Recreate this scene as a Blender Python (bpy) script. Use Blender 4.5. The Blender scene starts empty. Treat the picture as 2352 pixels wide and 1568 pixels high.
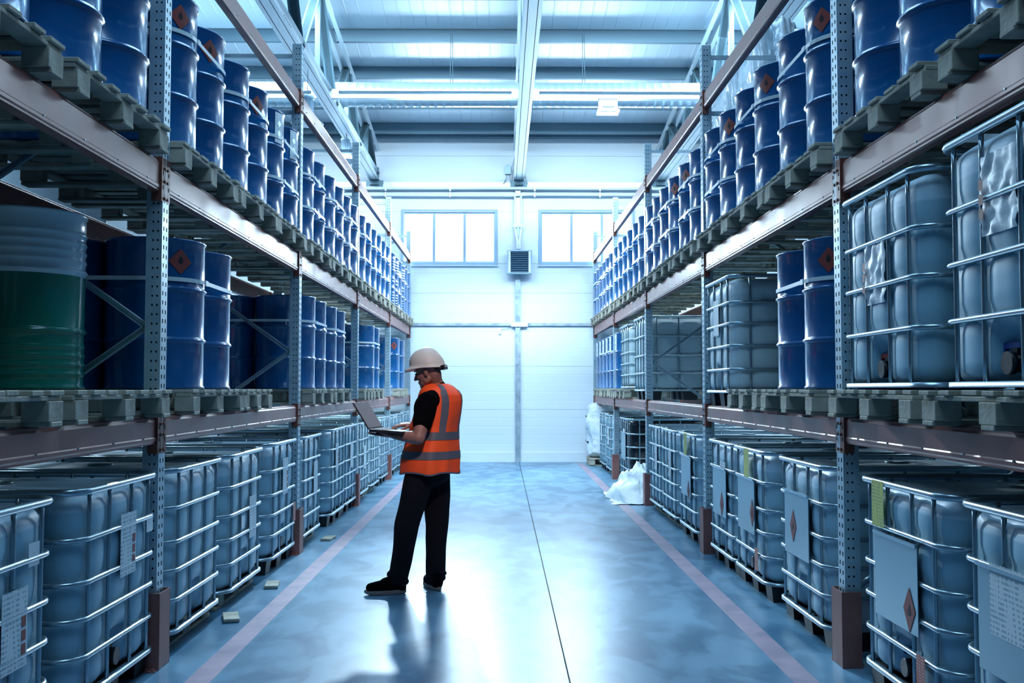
import bpy, bmesh, math, random
from mathutils import Vector, Matrix, Quaternion, noise
PI = math.pi; V3 = Vector
random.seed(7)
S = bpy.context.scene
COL = S.collection

# ------------------------------------------------------------------ camera
FPX = 2310.0
cam_d = bpy.data.cameras.new('camera'); cam = bpy.data.objects.new('camera', cam_d); COL.objects.link(cam)
cam_d.sensor_width = 36.0; cam_d.lens = FPX / 2352 * 36.0
cam.location = (0, 0, 1.48)
PIT, YAW = math.atan(107 / FPX), math.atan(23 / FPX)
cam.rotation_euler = (PI / 2 + PIT, 0, -YAW)
cam_d.clip_start = 0.05; cam_d.clip_end = 200
S.camera = cam
# ------------------------------------------------------------------ view, world, lights, added fill
S.view_settings.view_transform = 'Standard'; S.view_settings.look = 'None'
S.view_settings.gamma = 1.0; S.view_settings.use_curve_mapping = False
S.view_settings.exposure = 0.0
S.cycles.use_denoising = True
S.cycles.max_bounces = 6; S.cycles.diffuse_bounces = 4; S.cycles.glossy_bounces = 3
S.cycles.transparent_max_bounces = 12
S.cycles.sample_clamp_indirect = 6.0; S.cycles.caustics_reflective = False; S.cycles.caustics_refractive = False
W = bpy.data.worlds.new('world'); S.world = W; W.use_nodes = True
W.node_tree.nodes['Background'].inputs[0].default_value = (0.72, 0.87, 1.0, 1)
W.node_tree.nodes['Background'].inputs[1].default_value = 3.0

def area(name, loc, target, sx, sy, power, col, spread=180):
    d = bpy.data.lights.new(name, 'AREA'); d.shape = 'RECTANGLE'; d.size = sx; d.size_y = sy
    d.energy = power; d.color = col; d.spread = math.radians(spread)
    o = bpy.data.objects.new(name, d); COL.objects.link(o); o.location = loc
    o.rotation_euler = (Vector(target) - Vector(loc)).to_track_quat('-Z', 'Y').to_euler()
    return o
BLUE = (0.40, 0.70, 1.0)
WHITE = (0.62, 0.84, 1.0)
area('window_daylight', (-1.07, 20.75, 4.55), (-1.0, 8, 0.5), 2.6, 1.7, 700, WHITE)
area('window_daylight', (1.715, 20.75, 4.55), (1.5, 8, 0.5), 2.6, 1.7, 700, WHITE)
area('added_roof_fill', (0.3, 12.9, 7.35), (0.3, 19.5, 1.2), 9.0, 0.9, 1250, WHITE, 120)  # unseen fill, added above the view to brighten the far end
area('added_fill_behind_duct', (0.2, 16.65, 6.22), (0.2, 18.4, 0.0), 12.0, 0.22, 330, WHITE, 160)  # added strip of fill, kept out of sight, lifting far wall and racks
area('added_roof_fill', (0.0, 9.2, 7.4), (0.0, 10.2, 0.0), 2.6, 4.0, 240, BLUE)  # added overhead fill for the middle of the aisle, out of view
area('added_roof_fill', (0.0, 3.2, 6.9), (0.0, 4.6, 0.0), 2.6, 3.0, 150, BLUE)  # added overhead fill for the near racks and containers, out of view
area('added_side_fill', (-6.2, 15.0, 6.3), (-5.6, 15.0, 0), 1.5, 7.0, 1050, WHITE)  # fill added out of sight beyond the left rack, for wall and wraps
area('added_side_fill', (6.2, 15.0, 6.3), (5.6, 15.0, 0), 1.5, 7.0, 1050, WHITE)  # the same added fill beyond the right rack
def spot(name, loc, target, power, col, r, ang):
    d = bpy.data.lights.new(name, 'SPOT'); d.energy = power; d.color = col; d.shadow_soft_size = r; d.spot_size = ang; d.spot_blend = .9
    o = bpy.data.objects.new(name, d); COL.objects.link(o); o.location = loc
    o.rotation_euler = (Vector(target) - Vector(loc)).to_track_quat('-Z', 'Y').to_euler()
spot('added_vest_spot', (0.5, 2.6, 5.6), (-.5, 7.45, 1.15), 820, (1.0, .72, .58), 0.2, math.radians(15))  # warm spot added overhead, out of view, to brighten the vest
spot('ceiling_lamp_behind_duct', (-1.35, 16.9, 6.25), (-.3, 6.2, 0.3), 4700, WHITE, 0.17, math.radians(34))

# ------------------------------------------------------------------ materials
def mat(name, col, rough=0.5, metal=0.0, **kw):
    m = bpy.data.materials.new(name); m.use_nodes = True
    b = m.node_tree.nodes['Principled BSDF']
    b.inputs['Base Color'].default_value = (*col, 1); b.inputs['Roughness'].default_value = rough
    b.inputs['Metallic'].default_value = metal
    if 'coat' in kw: b.inputs['Coat Weight'].default_value = kw['coat']; b.inputs['Coat Roughness'].default_value = kw.get('coat_rough', 0.1)
    if 'spec' in kw: b.inputs['Specular IOR Level'].default_value = kw['spec']
    if 'trans' in kw: b.inputs['Transmission Weight'].default_value = kw['trans']
    if 'sheen' in kw: b.inputs['Sheen Weight'].default_value = kw['sheen']
    return m
def nodes(m): return m.node_tree, m.node_tree.nodes, m.node_tree.links
def noisy(m, c1, c2, scale=4.0, detail=5, bump=0.0, rough=None, stretch=(1, 1, 1), bscale=None, lo=0.35, hi=0.65):
    t, n, l = nodes(m); b = n['Principled BSDF']
    tc = n.new('ShaderNodeTexCoord'); mp = n.new('ShaderNodeMapping'); mp.inputs['Scale'].default_value = stretch
    nz = n.new('ShaderNodeTexNoise'); nz.inputs['Scale'].default_value = scale; nz.inputs['Detail'].default_value = detail
    r = n.new('ShaderNodeValToRGB'); r.color_ramp.elements[0].position = lo; r.color_ramp.elements[1].position = hi
    r.color_ramp.elements[0].color = (*c1, 1); r.color_ramp.elements[1].color = (*c2, 1)
    l.new(tc.outputs['Object'], mp.inputs[0]); l.new(mp.outputs[0], nz.inputs[0]); l.new(nz.outputs[0], r.inputs[0])
    l.new(r.outputs[0], b.inputs['Base Color'])
    if rough:
        mr = n.new('ShaderNodeMapRange'); mr.inputs[3].default_value = rough[0]; mr.inputs[4].default_value = rough[1]
        mr.inputs[1].default_value = 0.3; mr.inputs[2].default_value = 0.7
        l.new(nz.outputs[0], mr.inputs[0]); l.new(mr.outputs[0], b.inputs['Roughness'])
    if bump:
        bp = n.new('ShaderNodeBump'); bp.inputs['Strength'].default_value = bump; bp.inputs['Distance'].default_value = 0.01
        src = nz
        if bscale:
            src = n.new('ShaderNodeTexNoise'); src.inputs['Scale'].default_value = bscale; src.inputs['Detail'].default_value = 4
            l.new(mp.outputs[0], src.inputs[0])
        l.new(src.outputs[0], bp.inputs['Height']); l.new(bp.outputs[0], b.inputs['Normal'])
    return m
M = {}
m = mat('floor_epoxy', (.2, .3, .4), .3, spec=.55); t, n, l = nodes(m); b = n['Principled BSDF']
tc = n.new('ShaderNodeTexCoord')
def nz_(scale, detail, sx, sy, dist=0):
    mp = n.new('ShaderNodeMapping'); mp.inputs['Scale'].default_value = (sx, sy, 1); mp.inputs['Rotation'].default_value = (0, 0, .15); l.new(tc.outputs['Object'], mp.inputs[0])
    q = n.new('ShaderNodeTexNoise'); q.inputs['Scale'].default_value = scale; q.inputs['Detail'].default_value = detail; q.inputs['Distortion'].default_value = dist; l.new(mp.outputs[0], q.inputs[0]); return q.outputs[0]
def mixc(fac, c1, c2, lo, hi):
    mr = n.new('ShaderNodeMapRange'); mr.inputs[1].default_value = lo; mr.inputs[2].default_value = hi; mr.interpolation_type = 'SMOOTHSTEP'; l.new(fac, mr.inputs[0])
    mx = n.new('ShaderNodeMix'); mx.data_type = 'RGBA'; l.new(mr.outputs[0], mx.inputs[0])
    for k, c in ((6, c1), (7, c2)):
        if isinstance(c, tuple): mx.inputs[k].default_value = (*c, 1)
        else: l.new(c, mx.inputs[k])
    return mx.outputs[2]
big = mixc(nz_(.8, 4, 1, .5, .3), (.040, .145, .26), (.20, .38, .53), .42, .60)
fine = mixc(nz_(3.0, 8, 1.3, .7, .5), (.045, .15, .25), (.21, .40, .54), .40, .60)
mx = n.new('ShaderNodeMix'); mx.data_type = 'RGBA'; mx.inputs[0].default_value = .5; l.new(big, mx.inputs[6]); l.new(fine, mx.inputs[7]); l.new(mx.outputs[2], b.inputs['Base Color'])
M['floor'] = m
M['joint'] = mat('floor_joint', (.01, .015, .02), .9)
M['line'] = noisy(mat('line_paint', (.4, .3, .35), .4), (.27, .22, .30), (.48, .34, .42), 5, 6, 0, None, (1, 1, 1), None, .3, .7)
M['panel'] = mat('white_panel', (.78, .85, .90), .5)
M['roofp'] = mat('roof_panel_steel', (.66, .78, .86), .4, .15)
M['steel'] = noisy(mat('galvanised_steel', (.5, .55, .6), .38, .55), (.40, .50, .56), (.58, .66, .70), 9, 4, 0, (.28, .48))
M['upright'] = noisy(mat('upright_steel', (.5, .55, .6), .4, .45), (.36, .50, .58), (.50, .62, .68), 6, 4, 0, (.3, .5))
M['hole'] = mat('dark_hole', (.004, .012, .02), .9)
M['purlin'] = mat('purlin_steel', (.13, .22, .28), .5, .2)
M['truss'] = mat('truss_light_steel', (.60, .70, .76), .35, .4)
M['trussd'] = mat('truss_web_steel', (.09, .16, .20), .4, .4)
M['duct'] = mat('duct_metal', (.34, .47, .55), .3, .6)
M['beam'] = noisy(mat('beam_paint', (.3, .12, .1), .4, .1, coat=.08, coat_rough=.3), (.25, .080, .062), (.34, .12, .10), 3, 5, .02, (.28, .46))
M['conn'] = mat('connector_paint', (.23, .08, .055), .45, .1)
M['guard'] = noisy(mat('guard_paint', (.4, .16, .13), .5), (.27, .10, .085), (.37, .16, .14), 4, 5)
M['drum'] = noisy(mat('drum_blue', (.01, .09, .33), .2, coat=.6, coat_rough=.08, spec=.6), (.0006, .078, .23), (.0010, .112, .32), 2, 3, .012, (.16, .3), (1, 1, 1), 7)
M['drumlid'] = mat('drum_lid_blue', (.0015, .075, .22), .3)
M['green'] = mat('drum_green', (.004, .22, .15), .22, coat=.6)
M['pale'] = noisy(mat('drum_pale', (.45, .6, .66), .25, coat=.5), (.62, .80, .88), (.74, .90, .95), 3, 5)
M['strap'] = mat('strap_plastic', (.70, .78, .80), .35)
M['tube'] = mat('cage_tube', (.42, .54, .60), .25, .8)
M['tubed'] = mat('cage_tube_dark', (.22, .34, .38), .35, .75)
M['pan'] = mat('base_pan', (.42, .54, .60), .3, .75)
M['foot'] = mat('black_foot', (.008, .014, .018), .5)
M['wood'] = noisy(mat('pallet_wood', (.4, .36, .27), .8), (.30, .29, .23), (.50, .47, .38), 6, 6, .3, None, (1, 1, 1), 40)
M['plate'] = mat('label_plate', (.30, .45, .52), .33, .7)
M['red'] = mat('hazard_red', (.26, .055, .045), .5)
M['flame'] = mat('print_black', (.015, .015, .02), .6)
M['yellow'] = mat('paper_yellow', (.62, .62, .16), .6)
M['bluev'] = mat('valve_blue', (.01, .08, .4), .4)
M['redv'] = mat('valve_red', (.5, .03, .03), .4)
M['black'] = mat('black_plastic', (.006, .009, .012), .4)
M['cap'] = mat('cap_plastic', (.5, .58, .6), .4)
M['heater'] = mat('heater_case', (.35, .5, .62), .4, .2)
M['slat'] = mat('heater_slat', (.13, .27, .40), .4, .3)
M['frame'] = mat('window_frame_paint', (.30, .42, .54), .5)
M['white'] = mat('white_paint', (.78, .84, .88), .35)
M['pipe'] = mat('white_pipe', (.80, .87, .9), .25)
M['darkwall'] = mat('side_wall_panel', (.07, .11, .14), .7)

def paper(name, base, ink, lines=52.0, thr=.5):
    m = mat(name, base, .55); t, n, l = nodes(m); b = n['Principled BSDF']
    tc = n.new('ShaderNodeTexCoord'); sp = n.new('ShaderNodeSeparateXYZ'); l.new(tc.outputs['Object'], sp.inputs[0])
    mu = n.new('ShaderNodeMath'); mu.operation = 'MULTIPLY'; mu.inputs[1].default_value = lines; l.new(sp.outputs['Z'], mu.inputs[0])
    fr = n.new('ShaderNodeMath'); fr.operation = 'FRACT'; l.new(mu.outputs[0], fr.inputs[0])
    g = n.new('ShaderNodeMath'); g.operation = 'GREATER_THAN'; g.inputs[1].default_value = thr; l.new(fr.outputs[0], g.inputs[0])
    nz = n.new('ShaderNodeTexNoise'); nz.inputs['Scale'].default_value = 60; mpz = n.new('ShaderNodeMapping'); mpz.inputs['Scale'].default_value = (0, 1, .12); l.new(tc.outputs['Object'], mpz.inputs[0]); l.new(mpz.outputs[0], nz.inputs[0])
    g2 = n.new('ShaderNodeMath'); g2.operation = 'GREATER_THAN'; g2.inputs[1].default_value = .5; l.new(nz.outputs[0], g2.inputs[0])
    mm = n.new('ShaderNodeMath'); mm.operation = 'MULTIPLY'; l.new(g.outputs[0], mm.inputs[0]); l.new(g2.outputs[0], mm.inputs[1])
    mx = n.new('ShaderNodeMix'); mx.data_type = 'RGBA'; mx.inputs[6].default_value = (*base, 1); mx.inputs[7].default_value = (*ink, 1)
    l.new(mm.outputs[0], mx.inputs[0]); l.new(mx.outputs[2], b.inputs['Base Color'])
    return m
M['paper'] = paper('paper_white', (.74, .82, .86), (.35, .48, .55))
M['ypaper'] = paper('paper_yellow_print', (.60, .62, .17), (.34, .38, .16), 60)
M['rpaper'] = paper('paper_red_print', (.50, .16, .12), (.6, .4, .38), 75)

def bottle_mat(name, top, low, level, rough=.46):
    m = mat(name, low, rough, spec=.4, coat=.06, coat_rough=.3); t, n, l = nodes(m); b = n['Principled BSDF']
    tc = n.new('ShaderNodeTexCoord'); sp = n.new('ShaderNodeSeparateXYZ'); l.new(tc.outputs['Object'], sp.inputs[0])
    mr = n.new('ShaderNodeMapRange'); mr.inputs[1].default_value = level - .006; mr.inputs[2].default_value = level + .006
    l.new(sp.outputs['Z'], mr.inputs[0])
    mx = n.new('ShaderNodeMix'); mx.data_type = 'RGBA'; mx.inputs[6].default_value = (*low, 1); mx.inputs[7].default_value = (*top, 1)
    l.new(mr.outputs[0], mx.inputs[0]); l.new(mx.outputs[2], b.inputs['Base Color'])
    nz = n.new('ShaderNodeTexNoise'); nz.inputs['Scale'].default_value = 2.2; nz.inputs['Detail'].default_value = 1
    l.new(tc.outputs['Object'], nz.inputs[0])
    bp = n.new('ShaderNodeBump'); bp.inputs['Strength'].default_value = .12; bp.inputs['Distance'].default_value = .05
    l.new(nz.outputs[0], bp.inputs['Height']); l.new(bp.outputs[0], b.inputs['Normal'])
    return m
M['bot_a'] = bottle_mat('bottle_plastic', (.62, .82, .94), (.36, .60, .72), .80)
M['bot_b'] = bottle_mat('bottle_plastic_full', (.66, .84, .94), (.45, .68, .78), .76)
M['bot_c'] = bottle_mat('bottle_plastic_pale', (.74, .88, .92), (.64, .80, .84), .78)
M['bot_k'] = bottle_mat('bottle_black', (.012, .02, .03), (.006, .012, .02), .8, .2)
m = mat('window_glass', (1, 1, 1), 0); t, n, l = nodes(m)
for x in list(n): n.remove(x)
o_ = n.new('ShaderNodeOutputMaterial'); tr = n.new('ShaderNodeBsdfTransparent'); gl = n.new('ShaderNodeBsdfGlossy'); gl.inputs['Roughness'].default_value = .02
mx = n.new('ShaderNodeMixShader'); mx.inputs[0].default_value = .06
l.new(tr.outputs[0], mx.inputs[1]); l.new(gl.outputs[0], mx.inputs[2]); l.new(mx.outputs[0], o_.inputs[0]); M['glass'] = m
# stretch film: white, glossy, streaked
m = noisy(mat('stretch_film', (.8, .85, .9), .12, spec=.9), (.50, .64, .72), (.92, .96, 1.0), 7, 6, 1.0, (.03, .2), (1, .5, .3), 14); M['film'] = m
m = noisy(mat('crumpled_sheet', (.85, .9, .92), .35), (.72, .82, .86), (.92, .96, .98), 5, 4, .4, None, (1, 1, 1), 14); M['sheet'] = m

# ------------------------------------------------------------------ mesh helpers
class MB:
    def __init__(s): s.v = []; s.f = []; s.m = []; s.sm = []
    def add(s, vs, fs, mi=0, smooth=False, mt=None):
        o = len(s.v)
        s.v += [tuple(mt @ Vector(v)) for v in vs] if mt else [tuple(v) for v in vs]
        for f in fs: s.f.append(tuple(i + o for i in f)); s.m.append(mi); s.sm.append(smooth)
    def box(s, x0, x1, y0, y1, z0, z1, mi=0, mt=None):
        v = [(x, y, z) for z in (z0, z1) for y in (y0, y1) for x in (x0, x1)]
        s.add(v, [(0, 2, 3, 1), (4, 5, 7, 6), (0, 1, 5, 4), (2, 6, 7, 3), (0, 4, 6, 2), (1, 3, 7, 5)], mi, False, mt)
    def bar(s, a, b, w, h, mi=0, up=(0, 0, 1)):
        a, b = Vector(a), Vector(b); d = (b - a).normalized(); u = Vector(up)
        if abs(d.dot(u)) > .98: u = Vector((1, 0, 0))
        r = d.cross(u).normalized() * (w / 2); t_ = r.normalized().cross(d).normalized() * (h / 2)
        v = [p + sr * r + st * t_ for p in (a, b) for sr, st in ((-1, -1), (1, -1), (1, 1), (-1, 1))]
        s.add(v, [(0, 3, 2, 1), (4, 5, 6, 7), (0, 1, 5, 4), (1, 2, 6, 5), (2, 3, 7, 6), (3, 0, 4, 7)], mi)
    def tube(s, pts, r, n=8, closed=False, mi=0, cap=True):
        pts = [Vector(p) for p in pts]; N = len(pts); rs = r if isinstance(r, (list, tuple)) else [r] * N
        vs = []; prev = None
        for i, p in enumerate(pts):
            if closed: d = pts[(i + 1) % N] - pts[i - 1]
            else: d = pts[min(i + 1, N - 1)] - pts[max(i - 1, 0)]
            d.normalize()
            if prev is None:
                u = Vector((0, 0, 1)) if abs(d.z) < .9 else Vector((1, 0, 0))
                prev = (u - d * u.dot(d)).normalized()
            else: prev = (prev - d * prev.dot(d)).normalized()
            w = d.cross(prev)
            for k in range(n):
                a = 2 * PI * k / n; vs.append(p + (prev * math.cos(a) + w * math.sin(a)) * rs[i])
        fs = []
        for i in range(N if closed else N - 1):
            j = (i + 1) % N
            for k in range(n): fs.append((i * n + k, i * n + (k + 1) % n, j * n + (k + 1) % n, j * n + k))
        s.add(vs, fs, mi, True)
        if cap and not closed:
            o = len(s.v) - len(vs)
            s.f.append(tuple(o + k for k in reversed(range(n)))); s.m.append(mi); s.sm.append(False)
            s.f.append(tuple(o + (N - 1) * n + k for k in range(n))); s.m.append(mi); s.sm.append(False)
    def lathe(s, prof, n=32, mi=0, c=(0, 0, 0), smooth=True, mt=None):
        vs = []; fs = []
        for r, z in prof:
            for k in range(n): a = 2 * PI * k / n; vs.append((c[0] + r * math.cos(a), c[1] + r * math.sin(a), c[2] + z))
        for i in range(len(prof) - 1):
            for k in range(n): fs.append((i * n + k, i * n + (k + 1) % n, (i + 1) * n + (k + 1) % n, (i + 1) * n + k))
        s.add(vs, fs, mi, smooth, mt)
    def mesh(s, name, mats):
        me = bpy.data.meshes.new(name); me.from_pydata(s.v, [], s.f)
        for q in (mats if isinstance(mats, (list, tuple)) else [mats]): me.materials.append(q)
        me.polygons.foreach_set('material_index', s.m); me.polygons.foreach_set('use_smooth', s.sm)
        me.update(); return me
def link(name, me, parent=None, loc=None, rotz=0, **props):
    o = bpy.data.objects.new(name, me); COL.objects.link(o)
    if parent: o.parent = parent
    if loc: o.location = loc
    if rotz: o.rotation_euler = (0, 0, rotz)
    for k, v in props.items(): o[k] = v
    return o
def thing(name, label, cat, loc=(0, 0, 0), rotz=0, group=None, me=None):
    o = link(name, me, None, loc, rotz, label=label, category=cat)
    if group: o['group'] = group
    return o
def struct(name, me=None, **kw): return link(name, me, kind='structure', **kw)
def bevel_box_mesh(name, sx, sy, sz, mt_, b=.004):
    bm = bmesh.new(); bmesh.ops.create_cube(bm, size=1)
    bmesh.ops.scale(bm, vec=(sx, sy, sz), verts=bm.verts)
    bmesh.ops.bevel(bm, geom=bm.edges[:], offset=b, segments=1, affect='EDGES')
    me = bpy.data.meshes.new(name); bm.to_mesh(me); bm.free(); me.materials.append(mt_); return me
def box_mesh(name, x0, x1, y0, y1, z0, z1, m_):
    b = MB(); b.box(x0, x1, y0, y1, z0, z1); return b.mesh(name, m_)

YW = 20.3                      # far wall
HX = 8.0                       # half width of the hall
def roof_z(y): return 6.66 + .117 * (YW - y)

# ------------------------------------------------------------------ floor
b = MB(); b.box(-HX, HX, -3, YW + .2, -.15, 0); fl = struct('floor', b.mesh('floor', M['floor']))
link('expansion_joint', box_mesh('joint', .339, .347, -2, YW, -.001, .0012, M['joint']), fl)
link('painted_line', box_mesh('line', -1.60, -1.47, -2, YW - .3, -.001, .0015, M['line']), fl)
link('painted_line', box_mesh('line', 1.47, 1.60, -2, YW - .3, -.001, .0015, M['line']), fl)

# ------------------------------------------------------------------ far wall with two windows
wf = struct('wall_far'); wf.location = (0, YW, 0)
WX = [(-2.0, -.14), (.79, 2.65)]; WZ = (4.0, 5.06)
def wall_panel(x0, x1, z0, z1, grooves=True):
    b = MB(); g = .012; ng = max(1, round((z1 - z0) / .18))
    z0 += .002; z1 -= .002; prof = [(0, z0)]
    if grooves:
        for i in range(1, ng): zz = z0 + (z1 - z0) * i / ng; prof += [(0, zz - .007), (.003, zz), (0, zz + .007)]
    prof.append((0, z1))
    vs = []; fs = []
    for y, z in prof: vs += [(x0 + .003, y, z), (x1 - .003, y, z)]
    for i in range(len(prof) - 1): fs.append((2 * i, 2 * i + 1, 2 * i + 3, 2 * i + 2))
    b.add(vs, fs); b.box(x0 + .003, x1 - .003, .0035, .12, z0, z1)
    link('panel', b.mesh('panel', M['panel']), wf)
rows = [0.18, 1.05, 1.92, 2.79, 3.4, 4.0]
for i in range(len(rows) - 1):
    for x0, x1 in ((-HX, -4.2), (-4.2, .35), (.35, 4.2), (4.2, HX)): wall_panel(x0, x1, rows[i], rows[i + 1])
for x0, x1 in ((-HX, -2.0), (-.14, .79), (2.65, HX)): wall_panel(x0, x1, 4.0, 5.06, False)
for z0, z1 in ((5.06, 5.62), (5.62, 6.2), (6.2, 6.8)):
    for x0, x1 in ((-HX, -4.2), (-4.2, .35), (.35, 4.2), (4.2, HX)): wall_panel(x0, x1, z0, z1, False)
struct('baseboard_far', box_mesh('plinth', -HX, HX, YW - .03, YW, 0, .18, M['panel']))
b = MB(); b.box(-HX, HX, YW + .13, YW + .15, 0, 4.0); b.box(-HX, HX, YW + .13, YW + .15, 5.06, 7)
b.box(-HX, -2.0, YW + .13, YW + .15, 4.0, 5.06); b.box(-.14, .79, YW + .13, YW + .15, 4, 5.06); b.box(2.65, HX, YW + .13, YW + .15, 4, 5.06)
struct('trim_1', b.mesh('wall_backing', M['panel']))
for i, (x0, x1) in enumerate(WX):
    z0, z1 = WZ
    w = struct('window_%d' % (i + 1)); w.location = (0, YW, 0)
    b = MB(); fw = .05
    b.box(x0 - .05, x1 + .05, -.03, .01, z1 - .01, z1 + .04); b.box(x0 - .05, x1 + .05, -.03, .01, z0 - .04, z0 + .01)
    b.box(x0 - .05, x0 + .01, -.028, .01, z0 + .01, z1 - .01); b.box(x1 - .01, x1 + .05, -.028, .01, z0 + .01, z1 - .01)
    link('window_frame', b.mesh('window_frame', M['frame']), w)
    n3 = (x1 - x0) / 3
    for k in range(3):
        a0, a1 = x0 + k * n3, x0 + (k + 1) * n3
        b = MB(); q = .028
        b.box(a0, a0 + q, .03, .08, z0, z1); b.box(a1 - q, a1, .03, .08, z0, z1)
        b.box(a0 + q, a1 - q, .03, .08, z0, z0 + q + .02); b.box(a0 + q, a1 - q, .03, .08, z1 - q - .02, z1)
        s_ = link('sash', b.mesh('sash', M['frame']), w)
        link('pane', box_mesh('pane', a0 + q, a1 - q, .05, .056, z0 + q + .02, z1 - q - .02, M['glass']), s_)
    link('window_sill', box_mesh('sill', x0 - .06, x1 + .06, -.06, .0, z0 - .055, z0 - .04, M['white']), w)
# side walls
for nm, sx in (('wall_left', -1), ('wall_right', 1)):
    w = struct(nm)
    for k in range(6):
        y0 = -3 + k * (YW + 3) / 6; y1 = y0 + (YW + 3) / 6
        link('panel', box_mesh('side_panel', *sorted((sx * HX, sx * (HX + .12))), y0, y1, 0, roof_z(y0) + .1 if k else 9.6, M['darkwall']), w)
struct('wall_back', box_mesh('wall_back', -HX, HX, -3.1, -3, 0, 9.7, M['darkwall']))
# ceiling panels run up the slope
ce = struct('ceiling')
L0, L1 = -3.0, YW + .12
pp = [(0, 0)]
for q in (.2, .4, .6, .8): pp += [(q - .012, 0), (q - .006, -.006), (q + .006, -.006), (q + .012, 0)]
pp.append((.997, 0))
b = MB(); vs = []; fs = []
for y in (L0, L1):
    for x, z in pp: vs.append((x, y, roof_z(y) + z))
for x, z in ((.985, .1), (0, .1)):
    pass
k = len(pp)
for i in range(k - 1): fs.append((i, i + k, i + k + 1, i + 1))
b.add(vs, fs); b.add([(0, L0, roof_z(L0) + .1), (1.0, L0, roof_z(L0) + .1), (1.0, L1, roof_z(L1) + .1), (0, L1, roof_z(L1) + .1)], [(0, 1, 2, 3)])
pm = b.mesh('roof_panel', M['roofp'])
for i in range(16): link('roof_panel', pm, ce, (-HX + i, 0, 0))
# purlins: C sections across the hall
pb = MB()
pb.box(-HX, HX, -.002, .002, -.2, 0); pb.box(-HX, HX, -.002, .07, -.003, 0); pb.box(-HX, HX, -.002, .07, -.2, -.197); pb.box(-HX, HX, .066, .07, -.2, -.18)
pmesh = pb.mesh('purlin', M['purlin'])
for i, y in enumerate((15.78, 17.15, 18.5, 19.72, 14.4, 13.0, 11.6)):
    thing('roof_purlin', ['steel roof purlin crossing just below the top of the photo', 'second roof purlin, above the spiral duct', 'roof purlin hidden mostly behind the spiral duct', 'roof purlin nearest the far wall, above its top edge', 'roof purlin above the view, first toward camera', 'roof purlin above the view, second toward camera', 'roof purlin above the view, third toward camera'][i],
          'beam', (0, y, roof_z(y) - .008), group='roof purlins', me=pmesh)
struct('trim_2', box_mesh('eaves', -HX, HX, YW - .14, YW - .0, 6.56, 6.62, M['purlin']))
# ------------------------------------------------------------------ trusses along the hall
ZB = 5.68
TX = [(-5.45, 'outer left'), (-2.58, 'left'), (.34, 'central'), (3.22, 'right'), (6.1, 'outer right')]
for x, nm in TX:
    t_ = thing('roof_truss', '%s lattice roof truss of light steel sections, running to the far wall' % nm, 'truss', (x, 0, 0), group='roof trusses')
    b = MB()
    for sx in (-.055, .055):      # back to back C sections
        b.box(sx - .004, sx + .004, 4.0, YW - .05, ZB, ZB + .15)
        q = .05 if sx > 0 else -.05
        b.box(*sorted((sx, sx + q)), 4.0, YW - .05, ZB, ZB + .004); b.box(*sorted((sx, sx + q)), 4.0, YW - .05, ZB + .146, ZB + .15)
    b.box(-.055, .055, 4.0, YW - .05, ZB + .0, ZB + .006)
    link('bottom_chord', b.mesh('bottom_chord', M['truss']), t_)
    b = MB()
    for sx in (-.05, .05):
        b.bar((sx, 4, roof_z(4) - .30), (sx, YW - .1, roof_z(YW - .1) - .30), .012, .15)
        b.bar((sx * 1.6, 4, roof_z(4) - .37), (sx * 1.6, YW - .1, roof_z(YW - .1) - .37), .06, .008)
    link('top_chord', b.mesh('top_chord', M['truss']), t_)
    ys = [20.15, 18.95, 17.75, 16.5, 15.2, 13.9, 12.6, 11.3, 10.0, 8.7]
    for i in range(len(ys) - 1):
        y0, y1 = ys[i], ys[i + 1]
        zt = roof_z(y1) - .30
        if i % 2 == 0: a, c = (0, y0, ZB + .1), (0, y1, zt)
        else: a, c = (0, y0, roof_z(y0) - .3), (0, y1, ZB + .1)
        b = MB()
        for sx in (-.028, .028): b.bar((sx, a[1], a[2]), (sx, c[1], c[2]), .006, .09, up=(1, 0, 0)); 
        b.bar(a, c, .09, .006)
        link('diagonal_strut', b.mesh('diagonal', M['trussd']), t_)
        if i % 2 == 0:
            b = MB(); b.bar((0, y1, ZB + .1), (0, y1, zt), .07, .07); link('vertical_post', b.mesh('vpost', M['trussd']), t_)
    b = MB(); b.box(-.17, .17, YW - .10, YW - .001, ZB - .13, ZB - .0); b.box(-.09, .09, YW - .16, YW - .1, ZB - .1, ZB + .25)
    link('bearing_plate', b.mesh('bearing', M['trussd']), t_)
    # rows of bolt holes
    b = MB()
    for yy in (7.5, 11.45, 14.9, 18.1):
        for j in range(6):
            for zz in (ZB + .055, ZB + .1):
                for s_ in (-1, 1): b.box(*sorted((s_ * .0592, s_ * .0604)), yy + j * .07, yy + j * .07 + .03, zz - .008, zz + .008)
    link('bolt_row', b.mesh('bolts', M['hole']), t_, kind='stuff')
# cross tie and duct
for i in range(4):
    x0, x1 = TX[i][0] + .09, TX[i + 1][0] - .09
    b = MB(); b.box(x0, x1, 14.55, 14.56, ZB + .03, ZB + .13); b.box(x0, x1, 14.50, 14.61, ZB + .13, ZB + .136); b.box(x0, x1, 14.50, 14.61, ZB + .024, ZB + .03)
    b.box(x0, x1, 14.545, 14.55, ZB + .07, ZB + .09)
    t_ = thing('tie_beam', '%s cross tie beam between two roof trusses, in front of the duct' % ('outer left', 'left central', 'right central', 'outer right')[i], 'beam', group='tie beams', me=b.mesh('tie', M['truss']))
    b = MB(); b.box(x0 - .02, x0 + .11, 14.49, 14.54, ZB + .02, ZB + .15); b.box(x1 - .11, x1 + .02, 14.49, 14.54, ZB + .02, ZB + .15)
    link('end_bracket', b.mesh('tiebr', M['steel']), t_)
b = MB(); prof = []
n_seg = 128; R_ = .19; vs = []; fs = []; nn = 20
xs = []
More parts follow.
